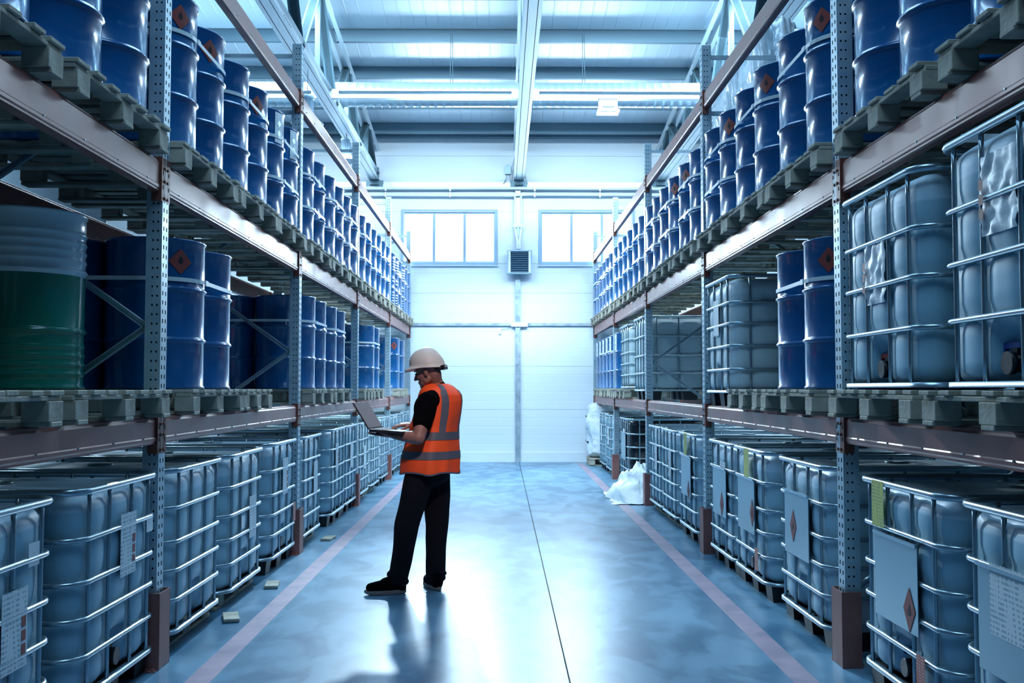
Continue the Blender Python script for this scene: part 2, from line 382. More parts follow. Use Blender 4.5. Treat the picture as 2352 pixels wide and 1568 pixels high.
for i in range(n_seg): x = -HX + 2 * HX * i / n_seg; xs += [(x, R_), (x + .112, R_), (x + .117, R_ + .007), (x + .121, R_)]
for x, r in xs:
    for k in range(nn): a = 2 * PI * k / nn; vs.append((x, r * math.cos(a), r * math.sin(a)))
for i in range(len(xs) - 1):
    for k in range(nn): fs.append((i * nn + k, i * nn + (k + 1) % nn, (i + 1) * nn + (k + 1) % nn, (i + 1) * nn + k))
b.add(vs, fs, 0, True)
du = thing('spiral_duct', 'long round spiral-seamed ventilation duct hung across the hall', 'duct', (0, 15.55, 6.06), me=b.mesh('duct', M['duct']))
for x in (-.8, 1.27):
    b = MB()
    for q in (-.012, .03):
        for j in range(26): z = .2 + j * (roof_z(15.6) - .2 - 6.26) / 25; b.tube([(x + q * (1 - j / 60), 0, z), (x + q * (1 - j / 60), 0, z + .03)], .006, 5)
    link('hanger_chain', b.mesh('chain', M['trussd']), du)
for x in (-4.6,):
    b = MB(); b.tube([(x - .03, 0, .2), (x - .05, 0, 1.0)], .008, 5); b.tube([(x + .03, 0, .2), (x + .05, 0, 1.0)], .008, 5); link('hanger_chain', b.mesh('chain', M['trussd']), du)

# ------------------------------------------------------------------ wall services
b = MB(); b.box(-HX, HX, -.09, -.004, 5.52, 5.60); b.box(-HX, HX, -.02, -.004, 5.60, 5.66)
thing('wall_rail', 'long steel rail across the far wall under the truss bearings', 'rail', (0, YW, 0), me=b.mesh('rail', M['steel']))
for zz, lb in ((5.49, 'upper'), (5.37, 'lower')):
    b = MB(); b.tube([(-HX, -.125, zz + .0), (-4, -.125, zz + .01), (.25, -.125, zz + .025 * (zz > 5.4)), (.5, -.125, zz + .02), (4, -.125, zz + .015), (HX, -.125, zz + .01)], .027, 10)
    p_ = thing('heating_pipe', '%s white heating pipe along far wall above the windows' % lb, 'pipe', (0, YW, 0), group='white heating pipes on the far wall', me=b.mesh('pipe', M['pipe']))
    for xx in (-2.35, -1.05, .66, 1.98):
        b = MB(); b.box(xx - .015, xx + .015, -.155, -.091, zz - .035, zz + .04); b.tube([(xx, -.14, zz + .05), (xx, -.075, zz + .05)], .014, 8)
        link('pipe_clip', b.mesh('clip', M['steel']), p_)
b = MB(); b.box(.28, .36, -.07, -.004, .0, 5.5); b.box(.27, .285, -.085, -.004, 0, 5.5); b.box(.355, .37, -.085, -.004, 0, 5.5)
thing('wall_post', 'slim steel post up the middle of the far wall', 'post', (0, YW, 0), me=b.mesh('post', M['steel']))
for k, x in enumerate((.262, .385)):
    b = MB(); b.tube([(x, -.11, 5.42), (x, -.11, 4.7), (.31 + .04 * k, -.14, 4.45), (.31 + .04 * k, -.2, 4.27)], .022, 8)
    p_ = thing('heater_supply_pipe', '%s white pipe dropping to the wall fan heater' % ('left', 'right')[k], 'pipe', (0, YW, 0), group='heater supply pipes', me=b.mesh('hp', M['pipe']))
    b = MB(); b.box(x - .035, x + .035, -.15, -.085, 4.72, 4.78); b.box(x - .012, x + .012, -.16, -.15, 4.70, 4.81); link('shutoff_valve', b.mesh('sv', M['white']), p_)
t_ = thing('fan_heater', 'square louvred fan heater on the post between the windows', 'heater', (.35, YW, 4.0))
b = MB()
b.box(-.25, .25, -.30, -.1, -.235, -.21); b.box(-.25, .25, -.30, -.1, .21, .235); b.box(-.25, -.225, -.30, -.1, -.21, .21); b.box(.225, .25, -.30, -.1, -.21, .21); b.box(-.225, .225, -.16, -.1, -.21, .21)
link('casing', b.mesh('heater_case', M['heater']), t_)
sm = MB()
sm.add([(-.17, -.30, -.012), (.17, -.30, -.012), (.17, -.24, .012), (-.17, -.24, .012), (-.17, -.30, -.006), (.17, -.30, -.006), (.17, -.24, .018), (-.17, -.24, .018)], [(0, 1, 2, 3), (7, 6, 5, 4), (0, 4, 5, 1), (2, 6, 7, 3), (0, 3, 7, 4), (1, 5, 6, 2)])
sm = sm.mesh('louvre', M['slat'])
for k in range(11): link('louvre', sm, t_, (0, 0, -.185 + k * .037))
for s_ in (-1, 1): link('side_rail', box_mesh('hr', *sorted((s_ * .18, s_ * .222)), -.305, -.24, -.21, .21, M['white']), t_)
t_ = thing('horizontal_rail', 'thin steel rail across the far wall below the heater', 'rail', (0, YW, 2.76), me=box_mesh('hrail', -4.5, 4.5, -.05, -.004, -.025, .03, M['steel']))
link('joint_plate', box_mesh('jp', .18, .52, -.10, -.086, -.045, .045, M['white']), t_)
t_ = thing('wall_sensor', 'small round-ended white sensor hanging below the thin rail', 'sensor', (-.04, YW, 2.62))
b = MB(); b.box(-.02, .02, -.04, -.004, -.05, .02); b.tube([(-.02, -.02, .02), (.02, -.02, .02)], .02, 8); link('body', b.mesh('sens', M['white']), t_)
b = MB(); b.tube([(0, -.02, .02), (.05, -.02, .05), (.15, -.02, .06), (.22, -.02, .11)], .005, 6); link('wire', b.mesh('sw', M['steel']), t_)
t_ = thing('junction_box', 'small grey junction box high on the far wall beside the truss', 'box', (.12, YW, 5.9))
b = MB(); b.box(-.06, .06, -.08, -.004, -.08, .09); b.box(-.045, .045, -.086, -.08, -.065, .075); b.tube([(0, -.04, .09), (0, -.04, .115)], .012, 8)
link('casing', b.mesh('jb', M['heater']), t_)
for dx, ex in ((-.03, -.09), (.03, .06)):
    b = MB(); b.tube([(dx, -.04, -.08), (dx * 1.1, -.05, -.15), (ex, -.03, -.28)], .008, 6); link('cable', b.mesh('jbc', M['steel']), t_)
for k, pts in enumerate(([(.27, 6.2), (.22, 6.0), (.20, 5.8), (.2, 5.62)], [(.42, 6.1), (.44, 5.9), (.5, 5.7), (.52, 5.6)])):
    b = MB(); b.tube([(x, YW - .03, z) for x, z in pts], .008, 6)
    thing('hanging_cable', '%s loose cable beside the central truss bearing on far wall' % ('left', 'right')[k], 'cable', group='cables beside the central truss', me=b.mesh('cab', M['steel']))

# ------------------------------------------------------------------ lamps
def bell_lamp(loc, label):
    t_ = thing('high_bay_lamp', label, 'lamp', loc, group='high bay lamps over the left rack')
    b = MB(); b.lathe([(0, .33), (.085, .33), (.09, .32), (.09, .28), (.075, .27), (.07, .10), (.07, .06), (0, .06)], 20)
    for k in range(14):
        a = 2 * PI * k / 14; b.bar((.075 * math.cos(a), .075 * math.sin(a), .08), (.075 * math.cos(a), .075 * math.sin(a), .27), .006, .012)
    link('housing', b.mesh('lamp_housing', M['heater']), t_)
    b = MB(); b.lathe([(.072, .07), (.10, .05), (.15, .0), (.20, -.035), (.215, -.045), (.21, -.047), (.19, -.037), (.14, -.005), (.09, .04), (.0, .045)], 28)
    link('reflector', b.mesh('lamp_refl', M['white']), t_)
    b = MB(); b.tube([(0, 0, .33), (.01, 0, .38), (-.008, 0, .42), (0, 0, .47)], .007, 6); b.tube([(0, 0, .47), (0, 0, ZB - loc[2] + .02)], .004, 5)
    link('hook', b.mesh('lamp_hook', M['trussd']), t_)
bell_lamp((-2.58, 13.2, 5.02), 'finned high bay lamp with bell reflector, the nearer one')
bell_lamp((-2.58, 16.5, 5.27), 'finned high bay lamp with small reflector, the farther one')
t_ = thing('floodlight', 'small rectangular floodlight under the cross tie beam, right of the central truss', 'lamp', (1.55, 14.56, 5.555))
b = MB(); b.box(-.13, .13, -.1, .1, -.02, .12); b.box(-.09, .09, -.12, -.1, .02, .09); link('housing', b.mesh('flood', M['white']), t_)
b = MB(); b.box(-.16, .16, -.13, .13, -.05, -.02); link('rim', b.mesh('flood_rim', M['pipe']), t_)
link('lens', box_mesh('flood_lens', -.11, .11, -.09, .09, -.053, -.048, M['heater']), t_)
b = MB(); b.box(-.14, -.13, -.02, .02, .02, .14); b.box(.13, .14, -.02, .02, .02, .14); b.box(-.14, .14, -.02, .02, .14, .149); link('bracket', b.mesh('flood_br', M['steel']), t_)

# ------------------------------------------------------------------ pallet racks
YK = [1.77, 5.45, 9.12, 12.8, 16.48, 20.1]     # upright centres
UW, UD, UH = .10, .085, 4.62
XF, XB = 1.83, 2.90
def slot_grid(b, o, ux, uz, nn_, wid, hgt, cols, hw, hh, pitch, z0, depth=.006):
    """face of a perforated upright: every hole is recessed. o origin, ux across, nn_ outward normal"""
    o = Vector(o); ux = Vector(ux); uz = Vector((0, 0, 1)); nn_ = Vector(nn_)
    edges = [0]; 
    for c in cols: edges += [c - hw / 2, c + hw / 2]
    edges.append(wid)
    zs = [0]; z = z0
    while z + hh < hgt: zs += [z, z + hh]; z += pitch
    zs.append(hgt)
    flip = ux.cross(uz).dot(nn_) < 0
    P = lambda u, w, d=0: o + ux * u + uz * w - nn_ * d
    def quad(ps, mi=0):
        b.add(ps, [(3, 2, 1, 0) if flip else (0, 1, 2, 3)], mi)
    for j in range(len(zs) - 1):
        for i in range(len(edges) - 1):
            u0, u1, w0, w1 = edges[i], edges[i + 1], zs[j], zs[j + 1]
            if i % 2 == 1 and j % 2 == 1:
                quad([P(u0, w0, depth), P(u1, w0, depth), P(u1, w1, depth), P(u0, w1, depth)], 1)
                for (a, c) in (((u0, w0), (u1, w0)), ((u1, w0), (u1, w1)), ((u1, w1), (u0, w1)), ((u0, w1), (u0, w0))):
                    quad([P(*a), P(*c), P(*c, depth), P(*a, depth)], 1)
            elif i % 2 == 1 or j % 2 == 0 and i == 0:
                if i % 2 == 1: quad([P(u0, w0), P(u1, w0), P(u1, w1), P(u0, w1)])
    for i in range(0, len(edges) - 1, 2): quad([P(edges[i], 0), P(edges[i + 1], 0), P(edges[i + 1], hgt), P(edges[i], hgt)])
b = MB()
# local frame: aisle side at +x = 0 facing +x, body behind in -x
slot_grid(b, (0, -UW / 2, 0), (0, 1, 0), 1, (1, 0, 0), UW, UH, (.027, .073), .014, .023, .050, .03)
slot_grid(b, (0, -UW / 2, 0), (-1, 0, 0), 1, (0, -1, 0), UD, UH, (.022, .048), .009, .011, .050, .02, .004)
slot_grid(b, (0, UW / 2, 0), (-1, 0, 0), 1, (0, 1, 0), UD, UH, (.022, .048), .009, .011, .050, .02, .004)
b.box(-UD, -UD + .003, -UW / 2, -UW / 2 + .02, 0, UH); b.box(-UD, -UD + .003, UW / 2 - .02, UW / 2, 0, UH)
b.box(-UD - .03, .03, -UW / 2 - .02, UW / 2 + .02, 0, .008)
b.add([(-UD, -UW / 2, UH), (0, -UW / 2, UH), (0, UW / 2, UH), (-UD, UW / 2, UH)], [(0, 1, 2, 3)])
up_me = b.mesh('upright', [M['upright'], M['hole']])
def beam_mesh(L, h):
    b = MB(); t = .05
    # cross section in (x,z), swept along y; x=0 aisle face, going -x
    prof = [(0, .012), (.004, .020), (.004, .034), (0, .040), (0, h - .022), (-.006, h - .012), (-.008, h - .004), (-.014, h), (-t, h), (-t, 0), (-.012, 0), (0, .004)]
    vs = [(x, y, z) for y in (-L / 2, L / 2) for x, z in prof]; n_ = len(prof)
    fs = [(i, (i + 1) % n_, (i + 1) % n_ + n_, i + n_) for i in range(n_)]
    fs += [tuple(reversed(range(n_))), tuple(range(n_, 2 * n_))]
    b.add(vs, fs)
    for k in range(9): y = -L / 2 + L * (k + .5) / 9; b.tube([(-.0, y, .037), (.008, y, .037)], .0045, 6, mi=1)
    return b.mesh('beam', [M['beam'], M['steel']])
def conn_mesh(h):
    b = MB(); b.box(.0, .006, -.032, .032, -.05, h + .015); b.box(-.05, .006, .028, .032, -.05, h + .015)
    for z in (-.03, h * .35, h * .75): b.tube([(.006, -.012, z), (.014, -.012, z)], .008, 6)
    for z in (h * .1, h * .55): b.box(.006, .0072, .004, .014, z, z + .02, 1)
    return b.mesh('connector', [M['conn'], M['hole']])
LV = [(1.18, .145), (2.535, .175), (4.03, .155)]
BL = 3.56
bm_ = [beam_mesh(BL, h) for _, h in LV]; cm_ = [conn_mesh(h) for _, h in LV]
bl_last = [beam_mesh(20.1 - 16.48 - .12, h) for _, h in LV]
for side, nm in ((-1, 'left'), (1, 'right')):
    rk = thing('pallet_rack', 'tall %s pallet rack with galvanised uprights and red-brown beams, whole row' % nm, 'rack', (0, 0, 0), group='pallet racks along the aisle')
    for k, y in enumerate(YK):
        if k == 0: rows_ = (XF,)
        for x in (XF, XB + UD):
            back = x > XF + .1
            o = link('upright', up_me, rk, (side * (x - (0 if not back else 0)), y, 0), 0)
            # aisle faces look toward x=0
            if side > 0: o.rotation_euler = (0, 0, PI)
            if back: o.rotation_euler = (0, 0, PI if side < 0 else 0); o.location.x = side * XB
        # braces in the frame plane
        x0, x1 = XF + UD, XB
        zz = [.41, 1.11, 1.81, 2.51, 3.21, 3.91]
        for i in range(len(zz) - 1):
            a = (side * (x0 if i % 2 == 0 else x1), y, zz[i]); c = (side * (x1 if i % 2 == 0 else x0), y, zz[i + 1])
            b = MB()
            av, cv = Vector(a), Vector(c); d = (cv - av).normalized(); pr = Vector((-d.z, 0, d.x))
            q = V3((0, -.012, 0)); b.bar(av, cv, .028, .004, up=(0, 1, 0)); b.bar(av + pr * .014 + q, cv + pr * .014 + q, .004, .024, up=(0, 1, 0)); b.bar(av - pr * .014 + q, cv - pr * .014 + q, .004, .024, up=(0, 1, 0))
            link('brace', b.mesh('brace', M['upright']), rk)
        for z in (.2, 4.0, 4.52):
            b = MB(); b.bar((side * x0, y, z), (side * x1, y, z), .03, .035); link('crossbar', b.mesh('crossbar', M['upright']), rk)
    for k in range(5):
        yc = (YK[k] + YK[k + 1]) / 2
        for j, (z, h) in enumerate(LV):
            for x, back in ((XF + .012, 0), (XB + .05, 1)):
                if back and j == 2: continue
                me = bm_[j] if k < 4 else bl_last[j]
                o = link('beam', me, rk, (side * x, yc, z), PI if side > 0 else 0)
                L_ = (YK[k + 1] - YK[k] - .12)
                if not back:
                    for e in (-1, 1):
                        c = link('connector', cm_[j], o, (.006, e * (L_ / 2 + .025), 0))
                        if e > 0: c.scale = (1, -1, 1)
    b = MB()
    b.box(-.075, .03, -.085, -.079, .0, .40); b.box(.024, .03, -.085, .085, 0, .40); b.box(-.075, .03, .079, .085, 0, .40)
    gm = b.mesh('guard', M['guard'])
    for k, y in enumerate(YK[:]):
        if k == 0: continue
        g = thing('column_guard', 'red-brown corner guard on floor at foot of %s rack upright, %s from camera' % (nm, ('', 'first', 'second', 'third', 'fourth', 'last')[k]), 'guard', (side * (XF - .0), y, 0), PI if side > 0 else 0, 'column guards', gm)
        b = MB(); b.box(-.05, .024, -.13, -.085, 0, .006)
        for q in (-.03, .005): b.tube([(q, -.108, .006), (q, -.108, .016)], .009, 6)
        link('foot_plate', b.mesh('gfoot', M['guard']), g)

# ------------------------------------------------------------------ pallets
def wood_piece(name, sx, sy, sz): return bevel_box_mesh(name, sx, sy, sz, M['wood'], .003)
PM = {}
def pallet(x, y, z, L, label, group, D=1.16, deck=7):
    """x = aisle-side edge (signed), y centre, L length along the aisle"""
    sd = 1 if x > 0 else -1
    t_ = thing('wooden_pallet', label, 'pallet', (x + sd * D / 2, y, z), group=group)
    key = (round(L, 2), D)
    if key not in PM:
        PM[key] = dict(deck=[wood_piece('deck_board', D, w, .02) for w in (.095, .11, .125)], st=wood_piece('stringer', .09, L, .02), bl=wood_piece('block', .11, .13, .082), bb=wood_piece('bottom_board', D, .1, .02))
    pm = PM[key]; rnd = random.Random(int(abs(y) * 100 + z * 7 + (x > 0) * 31))
    for k in range(deck):
        yy = -L / 2 + .06 + (L - .12) * k / (deck - 1)
        o = link('deck_board', pm['deck'][rnd.randrange(3)], t_, (rnd.uniform(-.015, .015), yy, .134 + rnd.uniform(-.0015, .0015)), rnd.uniform(-.012, .012))
    for xx in (-D / 2 + .06, 0, D / 2 - .06):
        link('stringer', pm['st'], t_, (xx, 0, .112))
        for yy in (-L / 2 + .07, 0, L / 2 - .07):
            link('block', pm['bl'], t_, (xx + rnd.uniform(-.006, .006), yy + rnd.uniform(-.006, .006), .061))
    for yy in (-L / 2 + .07, 0, L / 2 - .07): link('bottom_board', pm['bb'], t_, (0, yy, .010))
    return t_
PH = .146

# ------------------------------------------------------------------ drums
RD, HD = .286, .88
def drum_profile(ribs=()):
    p = [(0, .012), (RD - .012, .012), (RD - .006, 0), (RD + .003, .003), (RD + .003, .014), (RD - .004, .022)]
    rings = [(.288, .013, .02), (.585, .013, .02)] + list(ribs)
    rings.sort()
    for z, a, w in rings:
        p += [(RD - .004, z - w), (RD - .004 + a * .35, z - w * .6), (RD - .004 + a, z - w * .15), (RD - .004 + a, z + w * .15), (RD - .004 + a * .35, z + w * .6), (RD - .004, z + w)]
    p += [(RD - .004, HD - .022), (RD + .003, HD - .014), (RD + .004, HD - .004), (RD, HD), (RD - .008, HD - .002), (RD - .012, HD - .014)]
    return p
b = MB(); b.lathe(drum_profile(), 40); drum_body = b.mesh('drum_body', M['drum'])
ribs = [(.08 + .04 * i, .006, .014) for i in range(0)] + [(z, .006, .016) for z in (.07, .115, .16, .205, .35 - .1)] + [(z, .006, .016) for z in (.63, .675, .72, .765)]
b = MB()
pr = drum_profile([(z, .006, .017) for z in (.075, .12, .165, .21)] + [(z, .006, .017) for z in (.64, .685, .73, .775)])
b.lathe([q for q in pr if q[1] < .57], 48, 0); b.lathe([(RD - .004, .564)] + [q for q in pr if q[1] >= .57], 48, 1)
drum_two = b.mesh('drum_two', [M['green'], M['pale']])
b = MB(); b.lathe(drum_profile([(z, .006, .017) for z in (.075, .12, .165, .21, .40, .45)] + [(z, .006, .017) for z in (.64, .685, .73, .775)]), 40); drum_rib = b.mesh('drum_ribbed', [M['drum']])
b = MB(); b.lathe([(0, HD - .016), (RD - .04, HD - .016), (RD - .03, HD - .012), (RD - .011, HD - .015)], 40)
lid_me = b.mesh('drum_lid', M['drumlid'])
b = MB(); b.lathe([(0, .012), (.035, .012), (.038, .004), (.04, 0)], 12); bung_me = b.mesh('bung', M['cap'])
def curved_patch(name, w, h, shape, m_, r=None, n=8, dz=0):
    """patch on the drum side centred on angle 0 (+x)"""
    r = r or RD + .0005; vs = []; fs = []
    for j in range(n + 1):
        v = -1 + 2 * j / n
        hw = (1 - abs(v)) if shape == 'diamond' else (1 if shape == 'rect' else math.sin(PI * (j / n) ** .7) * .9)
        for i in range(5):
            u = -1 + 2 * i / 4; a = u * hw * w / 2 / r
            vs.append((r * math.cos(a), r * math.sin(a), dz + v * h / 2))
    for j in range(n):
        for i in range(4): q = j * 5 + i; fs.append((q, q + 1, q + 6, q + 5))
    b = MB(); b.add(vs, fs, 0, True); return b.mesh(name, m_)
dia_me = curved_patch('hazard_diamond', .15, .15, 'diamond', M['red'])
flm_me = curved_patch('flame', .035, .05, 'flame', M['flame'], RD + .0012, 6, .008)
pap_me = curved_patch('paper_label', .11, .25, 'rect', M['paper'])
pd_me = curved_patch('pictogram', .055, .055, 'diamond', M['plate'], RD + .0012, 4)
def drum(x, y, z, label, group, kind='blue', lab=None, ang=None, lid=False):
    me = {'blue': drum_body, 'two': drum_two, 'rib': drum_rib}[kind]
    t_ = thing('steel_drum', label, 'drum', (x, y, z), random.uniform(0, 6.28), group, me)
    sd = 1 if x > 0 else -1
    if lid:
        link('lid', lid_me, t_); link('bung', bung_me, t_, (.17, 0, HD - .016))
    if lab:
        base = (PI if sd > 0 else 0) + (ang or 0) - t_.rotation_euler.z
        if lab == 'diamond':
            o = link('hazard_label', dia_me, t_, (0, 0, .745), base, label='red-brown diamond hazard label'); link('flame_symbol', flm_me, o)
        else:
            o = link('paper_label', pap_me, t_, (0, 0, .735), base, label='white paper drum label')
            link('pictogram', pd_me, o, (0, 0, .035)); link('pictogram', pd_me, o, (0, 0, -.045))
    return t_
def strap(x0, x1, y0, y1, z, label, tilt=0):
    """band around the hull of a block of drums; x0..y1 are drum centres"""
    r = RD + .004; pts = []
    for cx, cy, a0 in ((x1, y1, 0), (x0, y1, PI / 2), (x0, y0, PI), (x1, y0, 1.5 * PI)):
        for k in range(9): a = a0 + PI / 2 * k / 8; pts.append((cx + r * math.cos(a), cy + r * math.sin(a)))
    mx_, my_ = (x0 + x1) / 2, (y0 + y1) / 2
    vs = []; n_ = len(pts)
    for q, (px, py) in enumerate(pts):
        for dr, dz in ((0, -.012), (.0015, -.012), (.0015, .012), (0, .012)):
            d = Vector((px - mx_, py - my_)).normalized(); vs.append((px + d.x * dr - mx_, py + d.y * dr - my_, z * 0 + dz + tilt * (py - my_)))
    fs = []
    for i in range(n_):
        j = (i + 1) % n_
        for k in range(4): fs.append((i * 4 + k, j * 4 + k, j * 4 + (k + 1) % 4, i * 4 + (k + 1) % 4))
    b = MB(); b.add(vs, fs)
    sp_ = thing('strapping_band', label, 'strap', (mx_, my_, z), group='pale straps around drums', me=b.mesh('strap', M['strap']))
    b = MB(); e = -1 if x0 > 0 else 1
    xx = (x0 - mx_ - r) if x0 > 0 else (x1 - mx_ + r)
    b.box(*sorted((xx, xx + e * .006)), y0 - my_ + .02, y0 - my_ + .07, -.016 , .016); link('buckle', b.mesh('buckle', M['strap']), sp_)
ORD = ['first', 'second', 'third', 'fourth', 'fifth', 'sixth', 'seventh', 'eighth']
BAY = ['nearest bay', 'second bay', 'third bay', 'fourth bay', 'farthest bay']
X1, X2 = 1.80 + RD, 1.80 + RD + .578
ZU = 2.71 + PH + .002
ZL = 1.325 + PH + .002
for side, nm in ((-1, 'left'), (1, 'right')):
    bays = [[3.15, 3.73, 4.43, 5.01], [5.84, 6.42, 7.06, 7.64, 8.21, 8.79], [9.55, 10.13, 10.78, 11.36, 11.9, 12.475], [13.22, 13.8, 14.4, 14.98, 15.56, 16.14], [16.9, 17.48, 18.06, 18.64, 19.15, 19.725]]
    for bi, ys in enumerate(bays):
        for i, y in enumerate(ys):
            kind = 'blue'; lab = None; ang = 0
            if bi == 4 and side < 0 and i in (0, 1, 3): kind = 'rib'
            if i % 2 == 0 and bi in (0, 1) : lab = 'diamond'
            if side < 0 and bi == 1 and i >= 4: lab = 'paper'
            if side < 0 and bi == 1 and i in (0, 1, 2, 3): lab = 'diamond' if i != 2 else None
            if side > 0 and bi == 2 and i == 2: lab = 'diamond'
            if side > 0 and bi == 1: lab = 'diamond' if i in (0, 2, 4) else None
            if side > 0 and bi == 2 and i in (1,): lab = 'diamond'
            ang = (.55 if side > 0 else -.55) * -1
            drum(side * X1, y, ZU, 'blue drum, upper level of %s rack, %s, %s along the front' % (nm, BAY[bi], ORD[i]), 'blue drums on the upper level of the %s rack' % nm, kind, lab, -ang * (1 if lab == 'diamond' else .6), lid=(bi < 2))
        for p in range(len(ys) // 2):
            y0, y1 = ys[2 * p], ys[2 * p + 1]
            pallet(side * 1.76, (y0 + y1) / 2, 2.712, 1.155, 'wooden pallet on upper level of %s rack, %s, %s from camera' % (nm, BAY[bi], ORD[p]), 'pallets on the upper level of the %s rack' % nm)
            if side < 0 and bi in (0, 1) and p < 2 or side > 0 and bi == 0:
                for q, y in enumerate((y0, y1)):
                    drum(side * X2, y, ZU, 'blue drum in back row, upper level of %s rack, %s, %s' % (nm, BAY[bi], ORD[2 * p + q]), 'back row drums, upper level', lid=True)
            if not (side < 0 and bi == 4):
                xs_ = sorted((side * X1, side * X2))
                strap(xs_[0], xs_[1], y0, y1, ZU + (.635 if bi != 1 or side > 0 else .66), 'pale strap around drums, upper level %s rack, %s, %s pallet' % (nm, BAY[bi], ORD[p]), tilt=(0 if side > 0 else .0))
                if bi >= 2 or p == 2: strap(xs_[0], xs_[1], y0, y1, ZU + .325, 'lower pale strap, upper level %s rack, %s, %s pallet' % (nm, BAY[bi], ORD[p]))
# level one, left
def low_drum(side, y, row, label, **kw): return drum(side * (X1 if row == 0 else X2), y, ZL, label, 'drums on the lower shelf', **kw)
drum(-2.40, 5.06, ZL, 'green drum with pale grey upper part, nearest on left lower shelf', 'drums on the lower shelf', kind='two', lid=True)
for (y, row, d) in [(6.06, 0, 'behind first upright'), (6.64, 0, 'just beyond first upright'), (6.06, 1, 'back row behind first upright'), (6.64, 1, 'back row beyond first upright'),
                    (9.69, 0, 'just behind second upright'), (10.28, 0, 'second beyond second upright'), (10.95, 0, 'third beyond second upright'), (11.53, 0, 'fourth beyond second upright'),
                    (9.69, 1, 'back row behind second upright'), (10.28, 1, 'back row second in third bay'),
                    (14.2, 0, 'beside third upright'), (14.78, 0, 'second beyond third upright'), (14.2, 1, 'back row beside third upright'), (17.7, 0, 'between the fourth and last uprights'), (18.6, 0, 'farthest on the left'), (17.7, 1, 'back row beyond fourth upright')]:
    low_drum(-1, y, row, 'blue drum on left lower shelf, ' + d, lab='diamond' if y in (6.06, 17.7) and row == 0 else None, ang=-.75, lid=True)
for y, L, d in ((4.79, 1.2, 'under the green drum'), (3.5, 1.16, 'at the left photo edge'), (6.35, 1.155, 'under strapped blue drums beyond first upright'), (7.35, .8, 'empty, in the second bay'),
                (9.98, 1.155, 'just beyond second upright'), (11.24, 1.155, 'middle of third bay'), (13.35, .8, 'empty, beyond third upright'), (14.49, 1.155, 'in the fourth bay'), (17.7, .8, 'beyond fourth upright'), (18.6, .8, 'nearest the far wall')):
    pallet(-1.76, y, 1.327, L, 'wooden pallet on left lower shelf, ' + d, 'pallets on the lower shelves', deck=7 if L > 1 else 5)
strap(-X2, -X1, 6.06, 6.64, ZL + .64, 'pale strap round four blue drums, left lower shelf beyond first upright')
strap(-X2, -X1, 9.69, 10.28, ZL + .64, 'pale strap round blue drums, left lower shelf behind second upright')
strap(-X2, -X1, 10.95, 11.53, ZL + .64, 'pale strap round blue drums, left lower shelf, middle of third bay')
strap(-X2, -X1, 14.2, 14.78, ZL + .64, 'pale strap round blue drums, left lower shelf in fourth bay')
# level one, right
for (y, row, d) in [(5.93, 0, 'nearest, behind first upright'), (6.51, 0, 'beside the white container'), (5.93, 1, 'back row behind first upright'),
                    (16.05, 0, 'just before fourth upright')] + [(16.85 + .58 * i, 0, ORD[i] + ' in the farthest bay') for i in range(5)]:
    low_drum(1, y, row, 'blue drum on right lower shelf, ' + d, lab='diamond' if y == 5.93 and row == 0 else ('paper' if y > 15 else None), ang=.75 if y < 6 else .2, lid=(y < 7))
strap(X1, X2, 5.93, 6.51, ZL + .64, 'pale strap round two blue drums, right lower shelf behind first upright')
for y0 in (16.85, 18.01): strap(X1, X2, y0, y0 + .58, ZL + .62, 'pale strap round drums, right lower shelf, farthest bay, %s group' % ('nearer' if y0 < 17 else 'farther'))
for y, L, d in ((3.6, 1.16, 'under the nearest white container'), (4.84, 1.1, 'under second white container'), (6.22, 1.155, 'under the two blue drums'), (7.35, .9, 'between the drums and the white container'),
                (15.0, 1.1, 'under the far white container'), (16.05, .7, 'before fourth upright'), (17.2, 1.155, 'beyond fourth upright'), (18.6, 1.3, 'nearest the far wall')):
    pallet(1.74, y, 1.327, L, 'wooden pallet on right lower shelf, ' + d, 'pallets on the lower shelves', deck=7 if L > 1 else 5)

